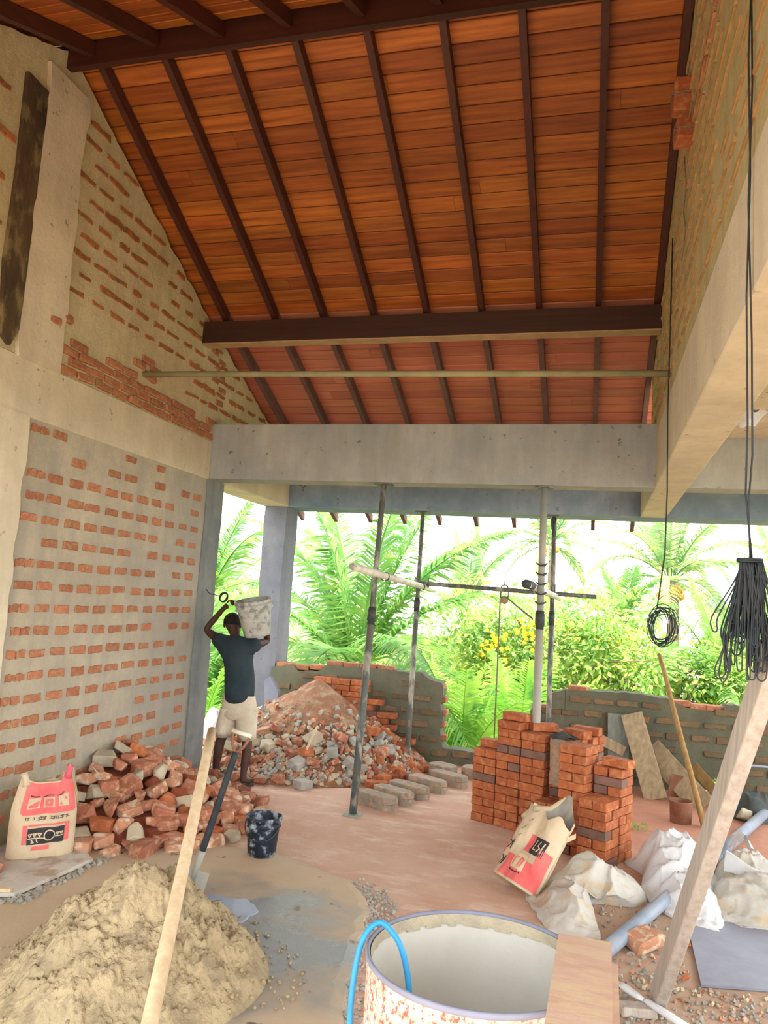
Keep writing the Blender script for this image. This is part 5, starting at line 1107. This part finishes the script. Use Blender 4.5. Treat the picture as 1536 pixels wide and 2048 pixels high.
palm((-3.67, 12.2, .45), F1, 22, 'big coconut palm just beyond the parapet, filling the left of the opening', .16, 5, azs=[2.6, 1.0, 0.2, -2.9, -.5, 3.1, .35, -.15, 2.2, -2.5, 0.0, 2.9, -.9, 3.5], nuts=5, droop=1.1)
F2_ = fset(3.2, .62, 44, .05, 'leaf_palm_far', 200)
palm((-1.87, 34, 4.5), F2_, 18, 'distant tall coconut palm rising behind the two right props', .18, 6, nuts=4)
palm((2.14, 24, 2.75), F2_, 20, 'coconut palm behind the hanging wire coil, crown full of fronds', .16, 7, nuts=6)
palm((2.74, 18, .25), fset(2.6, .5, 48, .035, 'leaf_palm', 300), 20, 'low coconut palm right of the house roof with orange nuts', .15, 8, nuts=7)
palm((5.0, 22, 1.6), F2_, 16, 'coconut palm at the right edge behind the wire bundle', .16, 12)
F3 = fset(1.5, .42, 34, .035, 'leaf_palm', 400, .25)
palm((.70, 20, 1.5), F3, 14, 'slender areca palm above the bushy tree, left of the wire coil', .07, 9, droop=1.4)
palm((-4.3, 27, 1.5), F2_, 12, 'small distant palm tips between the left props', .12, 10, droop=1.6)
F4 = fset(1.7, .46, 34, .04, 'leaf_bright', 500, .4)
palm((-1.75, 11.2, -.75), F4, 15, 'leafy areca palm seen through the parapet notch, left part', .06, 21, droop=1.2)
palm((-1.05, 12.4, -.6), F4, 15, 'leafy areca palm seen through the parapet notch, right part', .06, 22, droop=1.2)
palm((-6.3, 12.2, -.2), fset(1.9, .5, 38, .04, 'leaf_palm', 600, .4), 16, 'areca palm in the gap left of the worker', .07, 23, droop=1.2)
palm((-5.6, 10.6, -.9), F4, 13, 'low areca palm beyond the end column, near the white sack', .06, 24, droop=1.2)
palm((-8.6, 16, .6), F1, 16, 'coconut palm behind the gap between the end column and back column', .14, 25)
def leafshape(b, P, d, up, L, W, m=0):
    d = d.normalized(); s = d.cross(up).normalized(); b.add([P, P + d * L * .45 + s * W * .5, P + d * L - up * L * .12, P + d * L * .45 - s * W * .5, P + d * L * .5 + up * W * .18], [(0, 1, 4), (1, 2, 4), (2, 3, 4), (3, 0, 4)], m)
def bush(loc, rad, blobs, nl, ls, mat, label, seed, flowers=0, name='tree', base=-3.2):
    rs = random.Random(seed); loc = Vector(loc); e = empty(name, (loc.x, loc.y, base), label, 'tree')
    C_ = [loc + Vector((rs.uniform(-1, 1) * rad[0], rs.uniform(-.6, .6) * rad[1], rs.uniform(-1, .8) * rad[2])) for _ in range(blobs)]
    b = MB(); b.tube([(loc.x, loc.y, base), (loc.x + .1, loc.y, (base + loc.z) / 2), (loc.x, loc.y, loc.z)], [.16, .12, .07], 8)
    for c in C_[:14]: b.tube([(loc.x, loc.y, (base + loc.z) / 2 + rs.uniform(-.3, .8)), (loc + c) / 2 + Vector((0, 0, .15)), c], [.06, .04, .015], 5)
    b.build('trunk', 'trunk', e, True)
    b = MB()
    for i in range(nl):
        c = rs.choice(C_); r = max(rad) * .30; v = Vector((rs.gauss(0, 1), rs.gauss(0, 1), rs.gauss(0, 1))).normalized(); P = c + v * r * rs.uniform(.55, 1.05)
        d = (v + Vector((rs.uniform(-.8, .8), rs.uniform(-.8, .8), rs.uniform(-.7, .3)))).normalized(); up = Vector((rs.uniform(-.6, .6), rs.uniform(-.9, .3), 1)).normalized(); l = ls * rs.uniform(.7, 1.2); s = d.cross(up)
        if s.length < .1: continue
        s.normalize(); b.add([P, P + d * l * .5 + s * l * .22, P + d * l, P + d * l * .5 - s * l * .22], [(0, 1, 2, 3)])
    b.build('foliage', mat, e)
    if flowers:
        for k in range(flowers):
            b = MB(); c = rs.choice(C_) + Vector((rs.uniform(-.4, .4), -max(rad) * .3, rs.uniform(-.3, .3)))
            for i in range(26): b.box(c + Vector((rs.gauss(0, .14), rs.gauss(0, .06), rs.gauss(0, .13))), (.06, .06, .05), Euler((rs.random() * 3, rs.random() * 3, 0)).to_matrix())
            b.build('blossom_cluster', 'flower', e, kind='stuff')
    return e
bush((-.9, 16.5, .3), (2.0, 1.4, 1.75), 60, 17000, .17, 'leaf_bush', 'broad bushy tree with yellow blossom clusters behind the right props', 31, 5)
bush((1.4, 17.5, -.1), (1.5, 1.3, 1.35), 42, 11000, .17, 'leaf_bush', 'bushy tree below the wire coil, left of the house', 32, 3)
bush((-3.4, 18, -.6), (2.2, 1.3, 1.2), 36, 8000, .18, 'leaf_bush', 'bushy tree low behind the big coconut palm', 33)
bush((-8.9, 15, 1.6), (1.2, 1.0, 1.2), 20, 3500, .24, 'leaf_bright', 'broad-leaved tree in the gap left of the back column', 34)
bush((-11.5, 20, -.2), (3.4, 1.3, 1.7), 40, 7000, .24, 'leaf_bush', 'bushy tree far left beyond the end column', 35)
bush((6.9, 27, 1.9), (2.3, 1.3, 1.7), 40, 8000, .22, 'leaf_palm_far', 'dark green tree at the far right behind the wire bundle', 36)
bush((8.5, 20, -1.2), (3.4, 1.3, 1.3), 30, 5000, .22, 'leaf_bush', 'low bushy tree beyond the right end of the parapet', 37)
bush((-6.2, 24, .0), (3.4, 1.3, 1.3), 40, 7000, .22, 'leaf_palm_far', 'pale distant tree line between the two left props', 38)
bush((1.0, 30, .3), (4.6, 1.3, 1.5), 50, 8000, .24, 'leaf_palm_far', 'pale distant tree behind the house and bushy trees', 39)
# banana-like broad leaves in the notch
def broadleaf(c, n, L, W, label, seed, name='banana_plant'):
    rs = random.Random(seed); e = empty(name, (c[0], c[1], -3.2), label, 'plant'); c = Vector(c)
    b = MB(); b.tube([(c.x, c.y, -3.2), (c.x, c.y, c.z)], [.10, .05], 8); b.build('stem', 'leaf_bright', e, True)
    for i in range(n):
        az = i * 2.4 + rs.uniform(-.3, .3); el = rs.uniform(.2, 1.1); b = MB(); l = L * rs.uniform(.75, 1.1)
        def lf(u, v):
            a = el - 1.4 * u * u; x = l * u * math.cos(a * .6); z = l * u * math.sin(a); w = W * math.sin(PI * min(1, u * .95 + .05)) ** .7 * (v - .5); return c + Vector((math.cos(az) * x - math.sin(az) * w, math.sin(az) * x + math.cos(az) * w, z + abs(v - .5) * W * .25))
        b.grid(lf, 10, 4); b.build('leaf', 'leaf_bright', e, True)
broadleaf((-1.55, 10.6, -.75), 8, .95, .26, 'bright broad-leaved plant low in the parapet notch', 41)
broadleaf((-.75, 11.6, -.5), 8, 1.0, .26, 'bright broad-leaved plant behind the tallest brick stack', 42)
broadleaf((-6.4, 13.5, 1.4), 14, .8, .22, 'broad-leaved plant top in the gap above the wire ring', 43)
# small white house beyond
e = empty('house', (3.6, 27, -3.2), 'small white house with pale roof among the palms at right', 'building')
b = MB(); b.box((3.9, 28, -1.4), (3.2, 3.0, 3.6)); b.build('wall', 'house_wall', e)
b = MB(); b.prism([(-1.9, 0, .35), (0, 0, 1.25), (1.9, 0, .35), (1.9, 0, .47), (0, 0, 1.4), (-1.9, 0, .47)], (3.9, 26.2, 0), (0, 3.7, 0)); b.build('roof', 'house_roof', e)
f = MB().box((3.4, 26.49, -.7), (.8, .06, .9)).build('window', 'house_roof', e); MB().box((3.4, 26.45, -.7), (.64, .03, .74)).build('pane', 'pvc_grey', f)

# scrap of plastic caught under the right-hand slab
b = MB(); b.grid(lambda u, v: Vector((.86 + .24 * u, 5.55 + .12 * v, 3.115 - .09 * math.sin(u * PI) * v + .015 * math.sin(u * 17 + v * 5))), 16, 6)
b.build('plastic_scrap', 'sack_white', smooth=True, label='scrap of crumpled plastic caught under the slab, upper right edge', cat='scrap')
